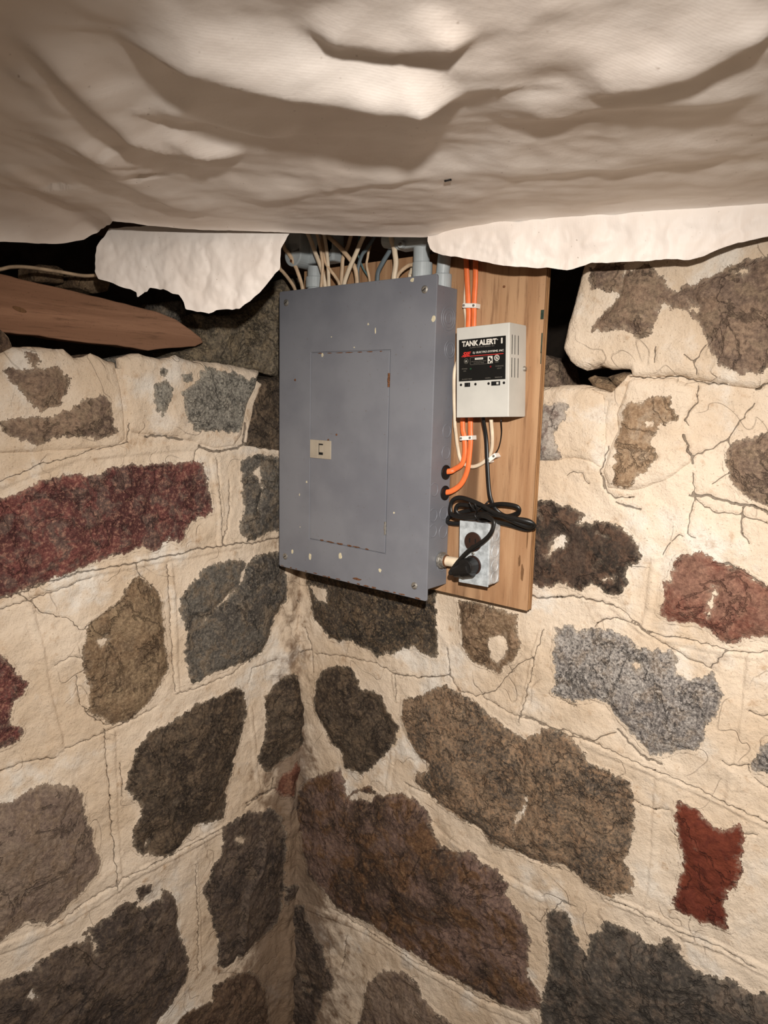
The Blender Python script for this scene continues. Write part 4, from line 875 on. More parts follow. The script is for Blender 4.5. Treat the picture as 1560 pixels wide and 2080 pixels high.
def build_stone(i, parent):
    w, mat, lab, d, expose, inside, allp = PREP[i]
    res = 2.7
    lo = allp.min(0) - 14
    hi = allp.max(0) + 14
    xs = np.arange(lo[0], hi[0], res); zs = np.arange(lo[1], hi[1], res)
    A, Z = np.meshgrid(xs, zs)
    f = inside(A, Z)
    vi, faces = contour_cells(f)
    a = lo[0] + vi[:, 0] * res
    z = lo[1] + vi[:, 1] * res
    a, z = snap_cracks(w, a, z, res)
    e = expose(a, z)
    ins = inside(a, z)
    if d.get('bare'):
        e = np.full(a.shape, 30.0)
    h, crack, grime = wall_fields(w, a, z)
    if d.get('bare'):
        crack = np.full(a.shape, 6.0)
    dome = d.get('dome', 6)
    off = d.get('off', 0)
    blk = 'b' in d
    lift = np.clip(e, 0, 200)
    dom = dome * (1 - np.exp(-lift / 22.0))
    rough = (fbm(a, z, 60, 4, 0.55, i * 3.7) * 5.5 + np.abs(fbm(a, z, 26, 3, 0.55, i * 2.1)) * 4.0) * np.clip(lift / 12.0, 0, 1)
    # facets: broken faces tilt the stone as a whole
    r = np.random.RandomState(40 + i)
    cx, cz = a.mean(), z.mean()
    fac = np.zeros_like(a)
    for k in range(3):
        an = r.uniform(0, 6.28)
        fac = np.minimum(fac, -(np.cos(an) * (a - cx) + np.sin(an) * (z - cz) - r.uniform(10, 45)) * r.uniform(0.05, 0.16)) if k else fac
    fac = np.clip(fac, -8, 0) * np.clip(lift / 20.0, 0, 1)
    if 'r' in d:
        l = np.array(d['r'], float)
        dist = d_line(a, z, l)
        xr = np.interp(z, l[::-1, 1], l[::-1, 0])
        fac = fac + np.where(a < xr, 13.0, -7.0) * np.exp(-dist / 34.0) * np.where(a < xr, 1, np.clip(dist / 7.0, 0, 1) * 0.7)
    H = h + np.minimum(0.1 + 0.1 * np.maximum(ins, 0), 0.8) + dom + rough + fac
    if blk:
        H = H + off - 9.0 * np.exp(-np.maximum(ins, 0) / 5.0)
        if d.get('bare'):
            H = H + fbm(a, z, 45, 4, 0.5, i) * 5
    P = to_world(w, a, z, H)
    rim = rim_edges(faces)
    dep = d.get('depth', 0)
    steps = [-4.0] if not dep else [-6.0, -dep * 0.25, -dep * 0.6, -dep]
    rv = sorted({q for ed in rim for q in ed})
    verts = [P]; ex_all = [e]; cr_all = [crack]; gr_all = [grime]
    prev = {q: q for q in rv}
    nf = list(faces)
    rr = np.array(rv)
    for s in steps:
        base = sum(len(v) for v in verts)
        Hs = (h[rr] if not blk else H[rr]) + s
        aj, zj = a[rr], z[rr]
        if blk:
            k = 1 + min(0, s + 6) * 0.0006
            aj = cx + (aj - cx) * k + fbm(aj + s * 3, zj - s * 3, 30, 3, 0.5, i) * 4
            zj = cz + (zj - cz) * k + fbm(aj - s * 2, zj + s * 3, 30, 3, 0.5, i + 4) * 4
        verts.append(to_world(w, aj, zj, Hs))
        ex_all.append(e[rr] if not (blk and dep) else (np.maximum(e[rr], -4 + np.minimum(9, -s * 0.25)) if d.get('pale') else np.full(len(rr), 1.0 if s > -10 else 20.0)))
        cr_all.append(np.full(len(rr), 6.0)); gr_all.append(grime[rr])
        cur = {q: base + n for n, q in enumerate(rv)}
        for u, v in rim:
            nf.append((prev[v], prev[u], cur[u], cur[v]))
        prev = cur
    V = np.concatenate(verts)
    org = np.array(to_world(w, np.array([cx]), np.array([cz]), np.array([0.0])))[0]
    me = bpy.data.meshes.new('stone')
    me.from_pydata((V - org).tolist(), [], nf)
    me.update()
    set_attr(me, 'expose', np.concatenate(ex_all))
    set_attr(me, 'crack', np.concatenate(cr_all))
    set_attr(me, 'grime', np.concatenate(gr_all))
    o = link('stone', me, 'greyfilm' if d.get('greyfilm') else mat, parent, org, True)
    if lab:
        o['label'] = lab
    return o

def build_wall(w, name, a0, a1, zbot, top, ledge):
    sp = 2.4
    na = int((a1 - a0) / sp) + 1
    nz = int((max(t[1] for t in top) - zbot) / sp) + 1
    av = np.linspace(a0, a1, na)
    tp = sorted(top)
    zt = np.interp(av, [t[0] for t in tp], [t[1] for t in tp])
    zt = zt + fbm(av, av * 0.3, 30, 3) * 4
    T = np.linspace(0, 1, nz)
    A = np.repeat(av[None, :], nz, 0)
    Z = zbot + T[:, None] * (zt[None, :] - zbot)
    a, z = snap_cracks(w, A.ravel(), Z.ravel(), sp)
    h, crack, grime = wall_fields(w, a, z)
    for (sw, mat, lab, d, expose, inside, allp) in PREP:
        if sw != w:
            continue
        lo, hi = allp.min(0) - 10, allp.max(0) + 10
        m = (a > lo[0]) & (a < hi[0]) & (z > lo[1]) & (z < hi[1])
        if m.any():
            s = inside(a[m], z[m])
            h[m] -= np.clip((s - 4.0) * 2.0, 0, 9.0)
    P = to_world(w, a, z, h).reshape(nz, na, 3)
    lv = []
    for k, s in enumerate((6, 60, 160, ledge)):
        lv.append(to_world(w, av, zt + fbm(av, av * 0 + s, 40, 3) * 8 - (4 if k == 0 else 0), np.full(na, -float(s)))[None])
    G = np.concatenate([P] + lv, 0)
    rows = G.shape[0]
    idx = np.arange(rows * na).reshape(rows, na)
    if w == 'L':
        q = np.stack([idx[:-1, :-1], idx[1:, :-1], idx[1:, 1:], idx[:-1, 1:]], -1)
    else:
        q = np.stack([idx[:-1, :-1], idx[:-1, 1:], idx[1:, 1:], idx[1:, :-1]], -1)
    q = q.reshape(-1, 4)
    me = bpy.data.meshes.new(name)
    me.vertices.add(rows * na)
    me.vertices.foreach_set('co', G.reshape(-1))
    me.loops.add(len(q) * 4)
    me.polygons.add(len(q))
    me.loops.foreach_set('vertex_index', q.reshape(-1).astype(np.int32))
    me.polygons.foreach_set('loop_start', np.arange(0, len(q) * 4, 4, dtype=np.int32))
    me.update()
    me.validate()
    pad = np.full(4 * na, 6.0)
    set_attr(me, 'crack', np.concatenate([crack, pad]))
    set_attr(me, 'grime', np.concatenate([grime, pad * 0 + 0.4]))
    o = link(name, me, 'mortar', None, (0, 0, 0), True)
    o['kind'] = 'structure'
    return o

wall_left = build_wall('L', 'wall_left', -30, 760, -1810, TOP_LEFT, 330)
wall_right = build_wall('R', 'wall_right', -75, 1160, -1810, TOP_RIGHT, 330)
wall_left['label'] = 'rubble stone wall of smeared lime mortar running from the corner under the plank'
wall_right['label'] = 'rubble stone wall of smeared lime mortar behind the electrical panel'
for i in range(len(STONES)):
    build_stone(i, wall_left if STONES[i][0] == 'L' else wall_right)

def structure(name, lo, hi, mat):
    o = box(name, lo, hi, mat)
    o['kind'] = 'structure'
    return o
structure('floor', (-400, -2200, -1850), (2200, 400, -1800), 'dirt')
structure('ceiling', (-1100, -2200, 260), (2200, 1100, 290), 'joist')
structure('added_wall_back', (-1100, 1000, -1800), (2200, 1060, 260), 'cavity_shade')  # added behind the cavity to keep ambient light from leaking in
structure('added_wall_far_left', (-1060, -2200, -1800), (-1000, 1060, 260), 'cavity_shade')  # added beyond the plank, closes the cavity against ambient light

# ------------------------------------------------------------------ the sheet under the ceiling
def build_sheet():
    root = thing('ceiling_sheet', 'crumpled white woven sheet hung under the ceiling with two torn flaps', 'sheet', (0.5, -0.5, 0.05))
    ed = [(-0.03, -1.25, 0.03), (-0.03, -0.9, 0.0)] + list(SHEET_EDGE) + [(1.1, 0.0, 0.05), (1.4, 0.02, 0.05)]
    ed = np.array(ed)
    seg = np.concatenate([[0], np.cumsum(np.linalg.norm(np.diff(ed, axis=0), axis=1))])
    n = int(seg[-1] / 0.0055)
    s = np.linspace(0, seg[-1], n)
    E = np.stack([np.interp(s, seg, ed[:, k]) for k in range(3)], -1)
    for _ in range(6):
        E[1:-1, 2] = (E[:-2, 2] + 2 * E[1:-1, 2] + E[2:, 2]) / 4
    fr = fbm(s * 1000, s * 0, 26, 4, 0.6) * 0.006
    hdir = np.array([-0.6366, 0.7712])
    cxy = np.array(CAM[0][:2])
    Fe = (E[:, :2] - cxy) @ hdir
    rows = 240
    U = np.linspace(0, 1, rows) ** 1.15
    dist = U[:, None] * (Fe + 0.35)[None, :]
    X = E[None, :, 0] - hdir[0] * (dist - fr[None] * np.exp(-dist / 0.01))
    Y = E[None, :, 1] - hdir[1] * (dist - fr[None] * np.exp(-dist / 0.01))
    w = np.exp(-dist / 0.11)
    zc = 0.05 + 0.012 * fbm(X * 1000, Y * 1000, 420, 2, 0.5, 3)
    Z = E[None, :, 2] * w + zc * (1 - w)
    xm, ym = X * 1000, Y * 1000
    fd = np.clip(dist / 0.05, 0, 1)
    for amp, wn, wf, line in FOLDS:
        l = np.array(line, float)
        d2 = np.full(X.shape, 1e12); side = np.zeros(X.shape); tt = np.zeros(X.shape)
        tot = len(l) - 1
        for i in range(tot):
            e = l[i + 1] - l[i]
            t = ((xm - l[i][0]) * e[0] + (ym - l[i][1]) * e[1]) / (e @ e)
            tc = np.clip(t, 0, 1)
            dx, dy = xm - l[i][0] - e[0] * tc, ym - l[i][1] - e[1] * tc
            dd = dx * dx + dy * dy
            m = dd < d2
            d2 = np.where(m, dd, d2)
            side = np.where(m, dx * hdir[0] + dy * hdir[1], side)
            tt = np.where(m, (i + tc) / tot, tt)
        ww = np.where(side > 0, wf, wn)
        env = np.clip(np.minimum(tt, 1 - tt) * 5 + 0.15, 0, 1)
        Z = Z - fd * env * amp / 1000 * np.exp(-d2 / (ww * ww))
    # creases and crumples of the cloth
    cr = np.abs(fbm(xm * 0.8 + ym * 0.6, (ym * 0.8 - xm * 0.6) * 0.5, 120, 4, 0.55, 21))
    Z = Z + fd * (0.0065 * cr + 0.0016 * fbm(xm, ym, 50, 4, 0.5, 8) + 0.004 * fbm(xm * 0.77 + ym * 0.64, (ym * 0.77 - xm * 0.64) * 2.2, 150, 4, 0.5, 18)) - 0.002
    Z = Z - 0.004 * np.exp(-dist / 0.008)
    P = np.stack([X, Y, Z], -1)
    na = n
    idx = np.arange(rows * na).reshape(rows, na)
    q = np.stack([idx[:-1, :-1], idx[1:, :-1], idx[1:, 1:], idx[:-1, 1:]], -1).reshape(-1, 4)
    me = bpy.data.meshes.new('sheet_body')
    org = np.array(root.location)
    me.from_pydata((P.reshape(-1, 3) - org).tolist(), [], q.tolist())
    me.update()
    body = link('sheet_body', me, 'sheet', root, (0, 0, 0), True)
    # hanging flaps
    for k, (A, D, poly) in enumerate((LEFT_FLAP, RIGHT_FLAP)):
        A = np.array(A); D = np.array(D)
        N = np.array([D[1], -D[0], 0.0])                     # towards the room
        pl = jag(poly, 6, 1.1 if k == 0 else 0.5, True, 60 + k)
        arr = np.array(pl)
        lo, hi = arr.min(0) - 4, arr.max(0) + 4
        res = 2.2
        xs = np.arange(lo[0], hi[0], res); zs = np.arange(lo[1], hi[1], res)
        a, z = np.meshgrid(xs, zs)
        vi, faces = contour_cells(sd_poly(a, z, pl))
        u = lo[0] + vi[:, 0] * res; v = lo[1] + vi[:, 1] * res
        drop = np.clip(52 - v, 0, 200)
        off = np.abs(fbm(u * 0.9 + v * 0.4, v * 0.7 - u * 0.5, 46, 4, 0.55, 31 + k)) * 9 * np.clip(drop / 25, 0, 1)
        off = off + fbm(u, v * 0.35, 70, 3, 0.5, 12 + k) * 8 * np.clip(drop / 40, 0, 1) + 2.0 - drop * (0.10 if k else 0.06)
        W = A + np.outer(u / 1000, D) + np.outer(off / 1000, N)
        W[:, 2] = v / 1000
        me = bpy.data.meshes.new('flap')
        me.from_pydata((W - org).tolist(), [], faces)
        me.update()
        f = link('flap', me, 'sheet', root, (0, 0, 0), True)
        f['label'] = ('ragged white flap torn along its lower edge beside the panel', 'long white flap folded down over the plywood board')[k]
    # dark staple where the sheet is pinned up, and specks of dirt stuck in it
    x, y, _ = P_['staple_sheet'][1]
    flatP = P.reshape(-1, 3)
    sz_ = float(flatP[np.argmin((flatP[:, 0] - x / 1000) ** 2 + (flatP[:, 1] - y / 1000) ** 2), 2]) - 0.0425
    bm = bmesh.new()
    add_box(bm, (x / 1000 - 0.0045, y / 1000 - 0.0008, 0.0408 + sz_), (x / 1000 + 0.0045, y / 1000 + 0.0008, 0.0424 + sz_), 0.0004)
    add_box(bm, (x / 1000 - 0.0045, y / 1000 - 0.0008, 0.0408 + sz_), (x / 1000 - 0.003, y / 1000 + 0.0008, 0.0505 + sz_))
    add_box(bm, (x / 1000 + 0.003, y / 1000 - 0.0008, 0.0408 + sz_), (x / 1000 + 0.0045, y / 1000 + 0.0008, 0.0505 + sz_))
    o = bm_obj('staple', bm, 'black', root, -Vector(root.location))
    return root
P_ = P
sheet = build_sheet()

# ------------------------------------------------------------------ plywood backing board
board = thing('backing_board', 'plywood board fixed to the stone wall behind the panel', 'board', (0.27, 0.008, -0.526))
bl = Vector(board.location) * 1000
edge_in = (0.0, 1.2, 0.2, 1.5, 0.4)
for k in range(5):
    y0 = k * 3.2
    o = box('ply', (4 - bl.x, y0 - bl.y, -526 + edge_in[k] * 0.8 - bl.z), (521.5 - edge_in[k] - bl.x, y0 + 3.2 - bl.y, 46 - bl.z),
            ('ply_face', 'ply_dark', 'ply_edge', 'ply_dark', 'ply_edge')[k], board, 0.35, seg=1)
for (x, z, w_, h_) in ((518.6, -64, 2.2, 7), (520.4, -106, 0.8, 15), (520.8, -128, 0.5, 9)):
    box('paint_smear', (x - w_ - bl.x, -0.25 - bl.y, z - h_ - bl.z), (521.6 - bl.x, 0.4 - bl.y, z + h_ - bl.z), 'green_paint', board, 0.2, seg=1)
cyl('nail', (441 - bl.x, 1 - bl.y, -261 - bl.z), (441 - bl.x, -1.2 - bl.y, -261 - bl.z), 2.2, 'rust', board, seg=10)
cyl('nail', (451 - bl.x, 1 - bl.y, -18 - bl.z), (451 - bl.x, -1.2 - bl.y, -18 - bl.z), 2.0, 'rust', board, seg=10)

def board_mark(x, z, rx, rz, mat, seed, name):
    r = np.random.RandomState(seed)
    n = 14
    rad = r.uniform(0.7, 1.1, n)
    vs = [((x + rx * rad[k] * math.cos(2 * math.pi * k / n) * s - bl.x) / 1000, (t - bl.y) / 1000, (z + rz * rad[k] * math.sin(2 * math.pi * k / n) * s - bl.z) / 1000)
          for t, s in ((-0.12, 1.0), (0.3, 1.1)) for k in range(n)]
    raw(name, vs, [tuple(range(n))] + [(k, n + k, n + (k + 1) % n, (k + 1) % n) for k in range(n)], mat, board)
board_mark(509, -466, 3.2, 15, 'ply_dark', 3, 'knot')
board_mark(503, -447, 2.2, 10, 'ply_dark', 4, 'knot')
board_mark(515, -405, 1.4, 22, 'ply_dark', 6, 'grain_split')
# ------------------------------------------------------------------ electrical panel
panel = thing('electrical_panel', 'grey steel breaker panel with hinged door and paint chips, on the plywood', 'electrical panel', (0.183, -0.001, -0.528))
pl_ = Vector(panel.location) * 1000
def L(p): return (p[0] - pl_.x, p[1] - pl_.y, p[2] - pl_.z)
def pbox(name, lo, hi, mat, bev=0.0, parent=None, seg=2): return box(name, L(lo), L(hi), mat, parent or panel, bev, seg=seg)
pbox('box', (3, -56.5, -510), (364.2, -1, -15), 'panel', 1.2)
# cover: a frame around the door opening, on a back sheet
d0x, d1x, d0z, d1z = 85.6, 274.6, -462.4, -113.4
bm = bmesh.new()
def ring(bm, o, i, y0, y1, bev):
    pts = []
    for (x0, z0, x1, z1) in (o, i):
        pts.append([(x0, z0), (x1, z0), (x1, z1), (x0, z1)])
    def vv(x, y, z):
        return bm.verts.new(Vector(L((x, y, z))) / 1000)
    of = [vv(x, y0, z) for x, z in pts[0]]; inf = [vv(x, y0, z) for x, z in pts[1]]
    ob = [vv(x, y1, z) for x, z in pts[0]]; ib = [vv(x, y1, z) for x, z in pts[1]]
    for k in range(4):
        j = (k + 1) % 4
        bm.faces.new((of[k], of[j], inf[j], inf[k])); bm.faces.new((ob[j], ob[k], ib[k], ib[j]))
        bm.faces.new((of[j], of[k], ob[k], ob[j])); bm.faces.new((inf[k], inf[j], ib[j], ib[k]))
    corner = [e for e in bm.edges if (e.verts[0] in of and e.verts[1] in ob) or (e.verts[0] in ob and e.verts[1] in of)]
    bmesh.ops.bevel(bm, geom=corner, offset=0.004, segments=3, affect='EDGES', profile=0.5)
    fe = [e for e in bm.edges if len(e.link_faces) == 2 and e.calc_face_angle(0) > 1.2 and all(abs(v.co.y - (y0 - pl_.y) / 1000) < 1e-6 for v in e.verts)]
    bmesh.ops.bevel(bm, geom=fe, offset=bev / 1000, segments=2, affect='EDGES', profile=0.5)
ring(bm, (0, -529.5, 366, 0.5), (d0x, d0z, d1x, d1z), -60.5, -57.2, 0.9)
add_box(bm, Vector(L((d0x - 6, -58.2, d0z - 6))) / 1000, Vector(L((d1x + 6, -57, d1z + 6))) / 1000)
cover = bm_obj('cover', bm, 'panel', panel)
door = pbox('door', (d0x + 1.4, -60.9, d0z + 1.5), (d1x - 1.5, -58.4, d1z - 1.5), 'panel', 0.7)
def dbox(name, lo, hi, mat, bev=0.0): return box(name, L(lo), L(hi), mat, door, bev)
bm = bmesh.new()
def fr(a, b, y): add_box(bm, Vector(L((a[0], y, a[1]))) / 1000, Vector(L((b[0], -60.2, b[1]))) / 1000, 0.0005)
fr((87.8, -306.4), (109, -272.5), -63); fr((121.5, -306.4), (141, -272.5), -63)
fr((109, -279), (121.5, -272.5), -63); fr((109, -306.4), (121.5, -299.5), -63)
fr((111, -295), (120.5, -281.5), -62.2)
latch = bm_obj('latch', bm, 'latch', door)
latch['label'] = 'beige plastic slide latch'
dbox('latch_opening', (109, -61.2, -299.5), (121.5, -60.3, -279), 'hole')
for z0, z1, m in ((-175, -152, 'rust'), (-428, -405, 'zinc')):
    bm = bmesh.new()
    add_cyl(bm, L((272.6, -60.6, z0)), L((272.6, -60.6, z1)), 2.0, seg=10)
    add_cyl(bm, L((272.6, -60.6, (z0 + z1) / 2 - 3)), L((272.6, -60.6, (z0 + z1) / 2 + 3)), 2.5, seg=10)
    bm_obj('hinge', bm, m, door)
def screw(parent, x, y, z, r, mat, name='screw', loc=None, nrm=(0, -1, 0)):
    n = Vector(nrm)
    bm = bmesh.new()
    c = Vector((x, y, z))
    add_cyl(bm, c - n * 1.0, c + n * 1.0, r, seg=18)
    add_cyl(bm, c + n * 1.0, c + n * 2.2, r, r * 0.62, seg=18)
    o = bm_obj(name, bm, mat, parent)
    sl = bmesh.new()
    u = Vector((0.83, 0, 0.55)) if abs(n.y) > 0.5 else Vector((0, 0.8, 0.6))
    v = n.cross(u)
    q = [c + n * 2.25 + u * (a * r * 0.6) + v * (b * r * 0.11) for a, b in ((-1, -1), (1, -1), (1, 1), (-1, 1))]
    q2 = [p - n * 0.8 for p in q]
    vs = [sl.verts.new(p / 1000) for p in q + q2]
    sl.faces.new(vs[:4]); sl.faces.new(vs[7:3:-1])
    for k in range(4):
        sl.faces.new((vs[k], vs[4 + k], vs[4 + (k + 1) % 4], vs[(k + 1) % 4]))
    bm_obj('slot', sl, 'hole', o)
    return o
for x, y, z in P['screws']:
    screw(panel, *L((x, -60.5, z)), 6.2, 'zinc')
for x, y, z in P['rivets']:
    cyl('rivet', L((x, -60.4, z)), L((x, -62.2, z)), 2.4, 'rust', door if x > 90 else panel, 1.4, 10)
def fleck(parent, x, y, z, rx, rz, mat, seed, nrm='Y', name='paint_chip'):
    r = np.random.RandomState(seed)
    n = 11
    vs = []
    for t in (0.3, 0.0):
        rad = r.uniform(0.65, 1.15, n) if t else rad
        for k in range(n):
            an = 2 * math.pi * k / n
            du, dz = math.cos(an) * rx * rad[k] * (0.9 if t else 1), math.sin(an) * rz * rad[k] * (0.9 if t else 1)
            vs.append((x + du, y - t, z + dz) if nrm == 'Y' else (x + t, y + du, z + dz))
    vs = [tuple(Vector(L(v)) / 1000) for v in vs]
    faces = [tuple(range(n))] + [(k, n + k, n + (k + 1) % n, (k + 1) % n) for k in range(n)]
    raw(name, vs, faces, mat, parent)
sz = [(3.2, 4.5), (4.2, 8), (5.2, 7), (3.6, 4.2), (2, 2.4), (2, 2), (1.2, 3), (1.2, 1.2), (4.4, 5.5), (5, 4.2), (2, 2.4), (1.6, 5), (2, 1.2), (3, 3.4), (1.5, 1.2)]
for k, (x, y, z) in enumerate(P['chips']):
    on_door = d0x < x < d1x and d0z < z < d1z
    fleck(panel, x, -60.9 if on_door else -60.5, min(z, -5), *sz[k], 'chip', k)
for k in range(16):                                           # rust along the bottom edges of the cover and door
    x = 12 + k * 22 + random.uniform(-7, 7)
    fleck(panel, x, -60.5, -527.3 + random.uniform(-0.6, 0.6), random.uniform(3, 9), random.uniform(0.8, 1.8), 'rust', 60 + k, name='rust_spot')
for x, rx in ((140, 12), (166, 9), (190, 6), (207, 11), (232, 5), (120, 5)):
    fleck(panel, x, -60.9, d0z + 2.6, rx, 1.5, 'rust', int(x), name='rust_spot')
fleck(panel, 210, -60.5, -519, 12, 2.6, 'rust', 5, name='rust_spot')
for k in range(7):
    fleck(panel, 110 + k * 24, -60.9, d1z - 2.4, random.uniform(3, 10), 0.9, 'rust', 90 + k, name='rust_spot')
# knockouts stamped in the side of the box
def knock(y, z, rs):
    bm = bmesh.new()
    for r in rs:
        n = 24
        ri, ro = r - 0.8, r + 0.8
        rows = []
        for rad, xx in ((ri, 364.2), (ri + 0.3, 364.9), (ro - 0.3, 364.9), (ro, 364.2)):
            rows.append([bm.verts.new(Vector(L((xx, y + rad * math.cos(2 * math.pi * k / n), z + rad * math.sin(2 * math.pi * k / n)))) / 1000) for k in range(n)])
        for a, b in zip(rows[:-1], rows[1:]):
            for k in range(n):
                bm.faces.new((a[k], a[(k + 1) % n], b[(k + 1) % n], b[k]))
    bm_obj('knockout', bm, 'panel', panel, smooth=True)
KY = (-24, -17, -17, -17, -17, -17, -47, -47, -47, -18)
for k, (x, y, z) in enumerate(P['knock']):
    knock(min(y, KY[k]) if k < 2 else KY[k], z, ((8, 14, 19) if k == 0 else (9, 14) if k == 1 else (11,)))
for x, y, z in P['holes']:
    bm = bmesh.new()
    add_cyl(bm, L((363.5, -16, z)), L((366.4, -16, z)), 12.5, seg=24, bev=0.6)
    g = bm_obj('grommet', bm, 'black', panel)
    cyl('opening', L((366, -16, z)), L((366.6, -16, z)), 9.5, 'hole', g, seg=20)

# ------------------------------------------------------------------ conduit fittings on top of the panel
c1 = thing('conduit_elbow', 'grey plastic conduit elbow with a rusty cover screw among the cream cables', 'conduit fitting', (0.0635, -0.03, -0.012))
o1 = Vector(c1.location) * 1000
def C1(p): return Vector(p) - o1
bm = bmesh.new()
add_cyl(bm, C1((63.5, -30, -14)), C1((63.5, -30, 44)), 13.5, seg=24)
add_cyl(bm, C1((63.5, -30, 6)), C1((63.5, -30, 26)), 16.5, seg=24, bev=1.5)
bm_obj('hub', bm, 'pvc', c1)
bm = bmesh.new()
add_cyl(bm, C1((31, -56, 66)), C1((31, -12, 66)), 22, seg=28, bev=2)
add_box(bm, C1((9, -56, 66)) / 1000, C1((53, -12, 150)) / 1000, 0.004)
add_cyl(bm, C1((92, -34, 72)), C1((92, -4, 72)), 22, seg=28, bev=2)
add_box(bm, C1((40, -34, 50)) / 1000, C1((114, -4, 150)) / 1000, 0.004)
bm_obj('body', bm, 'pvc', c1)
cs = cyl('cover_screw', C1((29, -55, 54)), C1((29, -58.5, 54)), 3.6, 'rust', c1, 2.6, 14)
c2 = thing('conduit_elbow', 'grey plastic conduit elbow partly hidden by the sheet near the board', 'conduit fitting', (0.314, -0.03, -0.012))
o2 = Vector(c2.location) * 1000
def C2(p): return Vector(p) - o2
bm = bmesh.new()
add_cyl(bm, C2((313, -30, -14)), C2((313, -30, 27)), 16.5, seg=26, bev=1.5)
add_cyl(bm, C2((311, -30, 24)), C2((310, -30, 58)), 13.4, seg=26)
bm_obj('hub', bm, 'pvc', c2)
bm = bmesh.new()
add_box(bm, C2((262, -47, 50)) / 1000, C2((327, -12, 92)) / 1000, 0.007, 3)
add_cyl(bm, C2((262, -30, 66)), C2((235, -30, 72)), 14, seg=20)
bm_obj('body', bm, 'pvc', c2)
pcs = bmesh.new()
add_cyl(pcs, C2((284, -46, 55)), C2((284, -54, 55)), 6, seg=16, bev=1)
lug = bm_obj('screw_lug', pcs, 'pvc', c2)
cyl('cover_screw', C2((284, -53, 55)), C2((284, -55.5, 55)), 3.4, 'zinc', c2, 2.4, 12)
c3 = thing('conduit_coupling', 'short grey conduit coupling standing behind the panel corner', 'conduit fitting', (0.345, -0.012, -0.05))
o3 = Vector(c3.location) * 1000
bm = bmesh.new()
add_cyl(bm, Vector((345, -17, -40)) - o3, Vector((345, -17, 8)) - o3, 15, seg=24, bev=2)
add_cyl(bm, Vector((345, -17, 8)) - o3, Vector((348, -17, 40)) - o3, 11, seg=24)
bm_obj('sleeve', bm, 'pvc', c3)

# ------------------------------------------------------------------ cables into the top of the panel
CAB = [
    ('cream cable at the panel corner beside the torn flap', 'old_cable', 3.6),
    ('second cream cable from the torn flap, left of the elbow body', 'old_cable', 4.0),
    ('cream cable crossing in front of the elbow hub', 'white_cable', 4.2),
    ('cream cable standing upright beside the elbow hub', 'white_cable', 3.8),
    ('thin tan cable low behind the crossing cables', 'old_cable', 3.0),
    ('tan cable leaning away behind the crossed pair', 'old_cable', 4.0),
    ('bright cream cable slanting toward the board, front of the crossed pair', 'white_cable', 4.4),
    ('cream cable slanting toward the elbow, back of the crossed pair', 'old_cable', 4.2),
    ('slate grey cable next to the crossed cream pair', 'blue_cable', 3.6),
    ('tan curled cable end between the two slate grey cables', 'old_cable', 2.6),
    ('thin teal wire bending between the cables', 'teal_cable', 1.8),
    ('slate grey cable curving away at the middle of the panel top', 'blue_cable', 4.4),
    ('thick cream cable standing alone near the second elbow', 'white_cable', 5.0),
    ('cream cable bending sideways into the second elbow', 'old_cable', 3.4),
    ('short cream cable stub against the second elbow', 'white_cable', 3.6),
    ('tan cable rising behind the first elbow hub', 'old_cable', 3.2),
]
for k, (lab, mat, r) in enumerate(CAB):
    pts = [list(p) for p in P['cab%d' % k]]
    dirn = np.array(pts[-1]) - np.array(pts[-2])
    pts.append((np.array(pts[-1]) + dirn * (0.15 if k == 7 else 1.3) + np.array([0, 0 if k in (1, 2, 3, 7, 15) else 14, 22])).tolist())
    p0 = list(pts[0]); p0[2] = -17
    if k == 0:
        p0[0] += 14; p0[1] = -14; pts[0][0] += 10; pts[1][0] += 4
    pts = [p0] + pts
    o = tube('power_cable', pts, r, mat, rt=r * 0.72, per=6)
    tag(o, lab, 'cable', 'cables entering the top of the panel')

# ------------------------------------------------------------------ orange and white cables down the board
o = tube('orange_cable', [(384, -9, 60)] + [(x - 1.6, -9, z) for x, y, z in P['orangeA'][:-1]] + [(372, -12, -312), (358, -16, -314.4)], 4.8, 'orange', rt=2.7, per=8)
tag(o, 'flat orange cable entering the upper grommet in the panel side', 'cable', 'orange cables on the plywood')
ob = [(x + 3.2 if k < 6 else x, -9.6, z) for k, (x, y, z) in enumerate(P['orangeB'])]
o = tube('orange_cable', [(402, -9.0, 60)] + ob[:-2] + [(374, -13, -346), (358, -16, -349.3)], 4.8, 'orange', rt=2.7, per=8)
tag(o, 'flat orange cable entering the lower grommet in the panel side', 'cable', 'orange cables on the plywood')
wp = [list(p) for p in P['white']]
for p in wp:
    p[1] = -2.8
wp[3][0] += 5; wp[4][0] += 4
for k in (5, 6, 7, 8):
    wp[k] = [max(wp[k][0] + 6, 374), -14, wp[k][2]]
for k, yy in ((10, -3), (11, -5), (12, -6), (13, -7), (14, -18), (15, -26)):
    wp[k][1] = yy
o = tube('white_cable', [(381, -2.8, 60)] + wp, 3.2, 'white_cable', rt=2.4, per=8)
tag(o, 'thin white cable looping under the orange cables up into the alarm box', 'cable')
tw = [list(p) for p in P['thinwire']]
tw[0][1] = -24; tw[1][1] = -14
o = tube('thin_wire', tw, 1.1, 'cord', per=6, seg=6)
tag(o, 'thin dark wire hanging under the alarm box beside the white loop', 'wire')
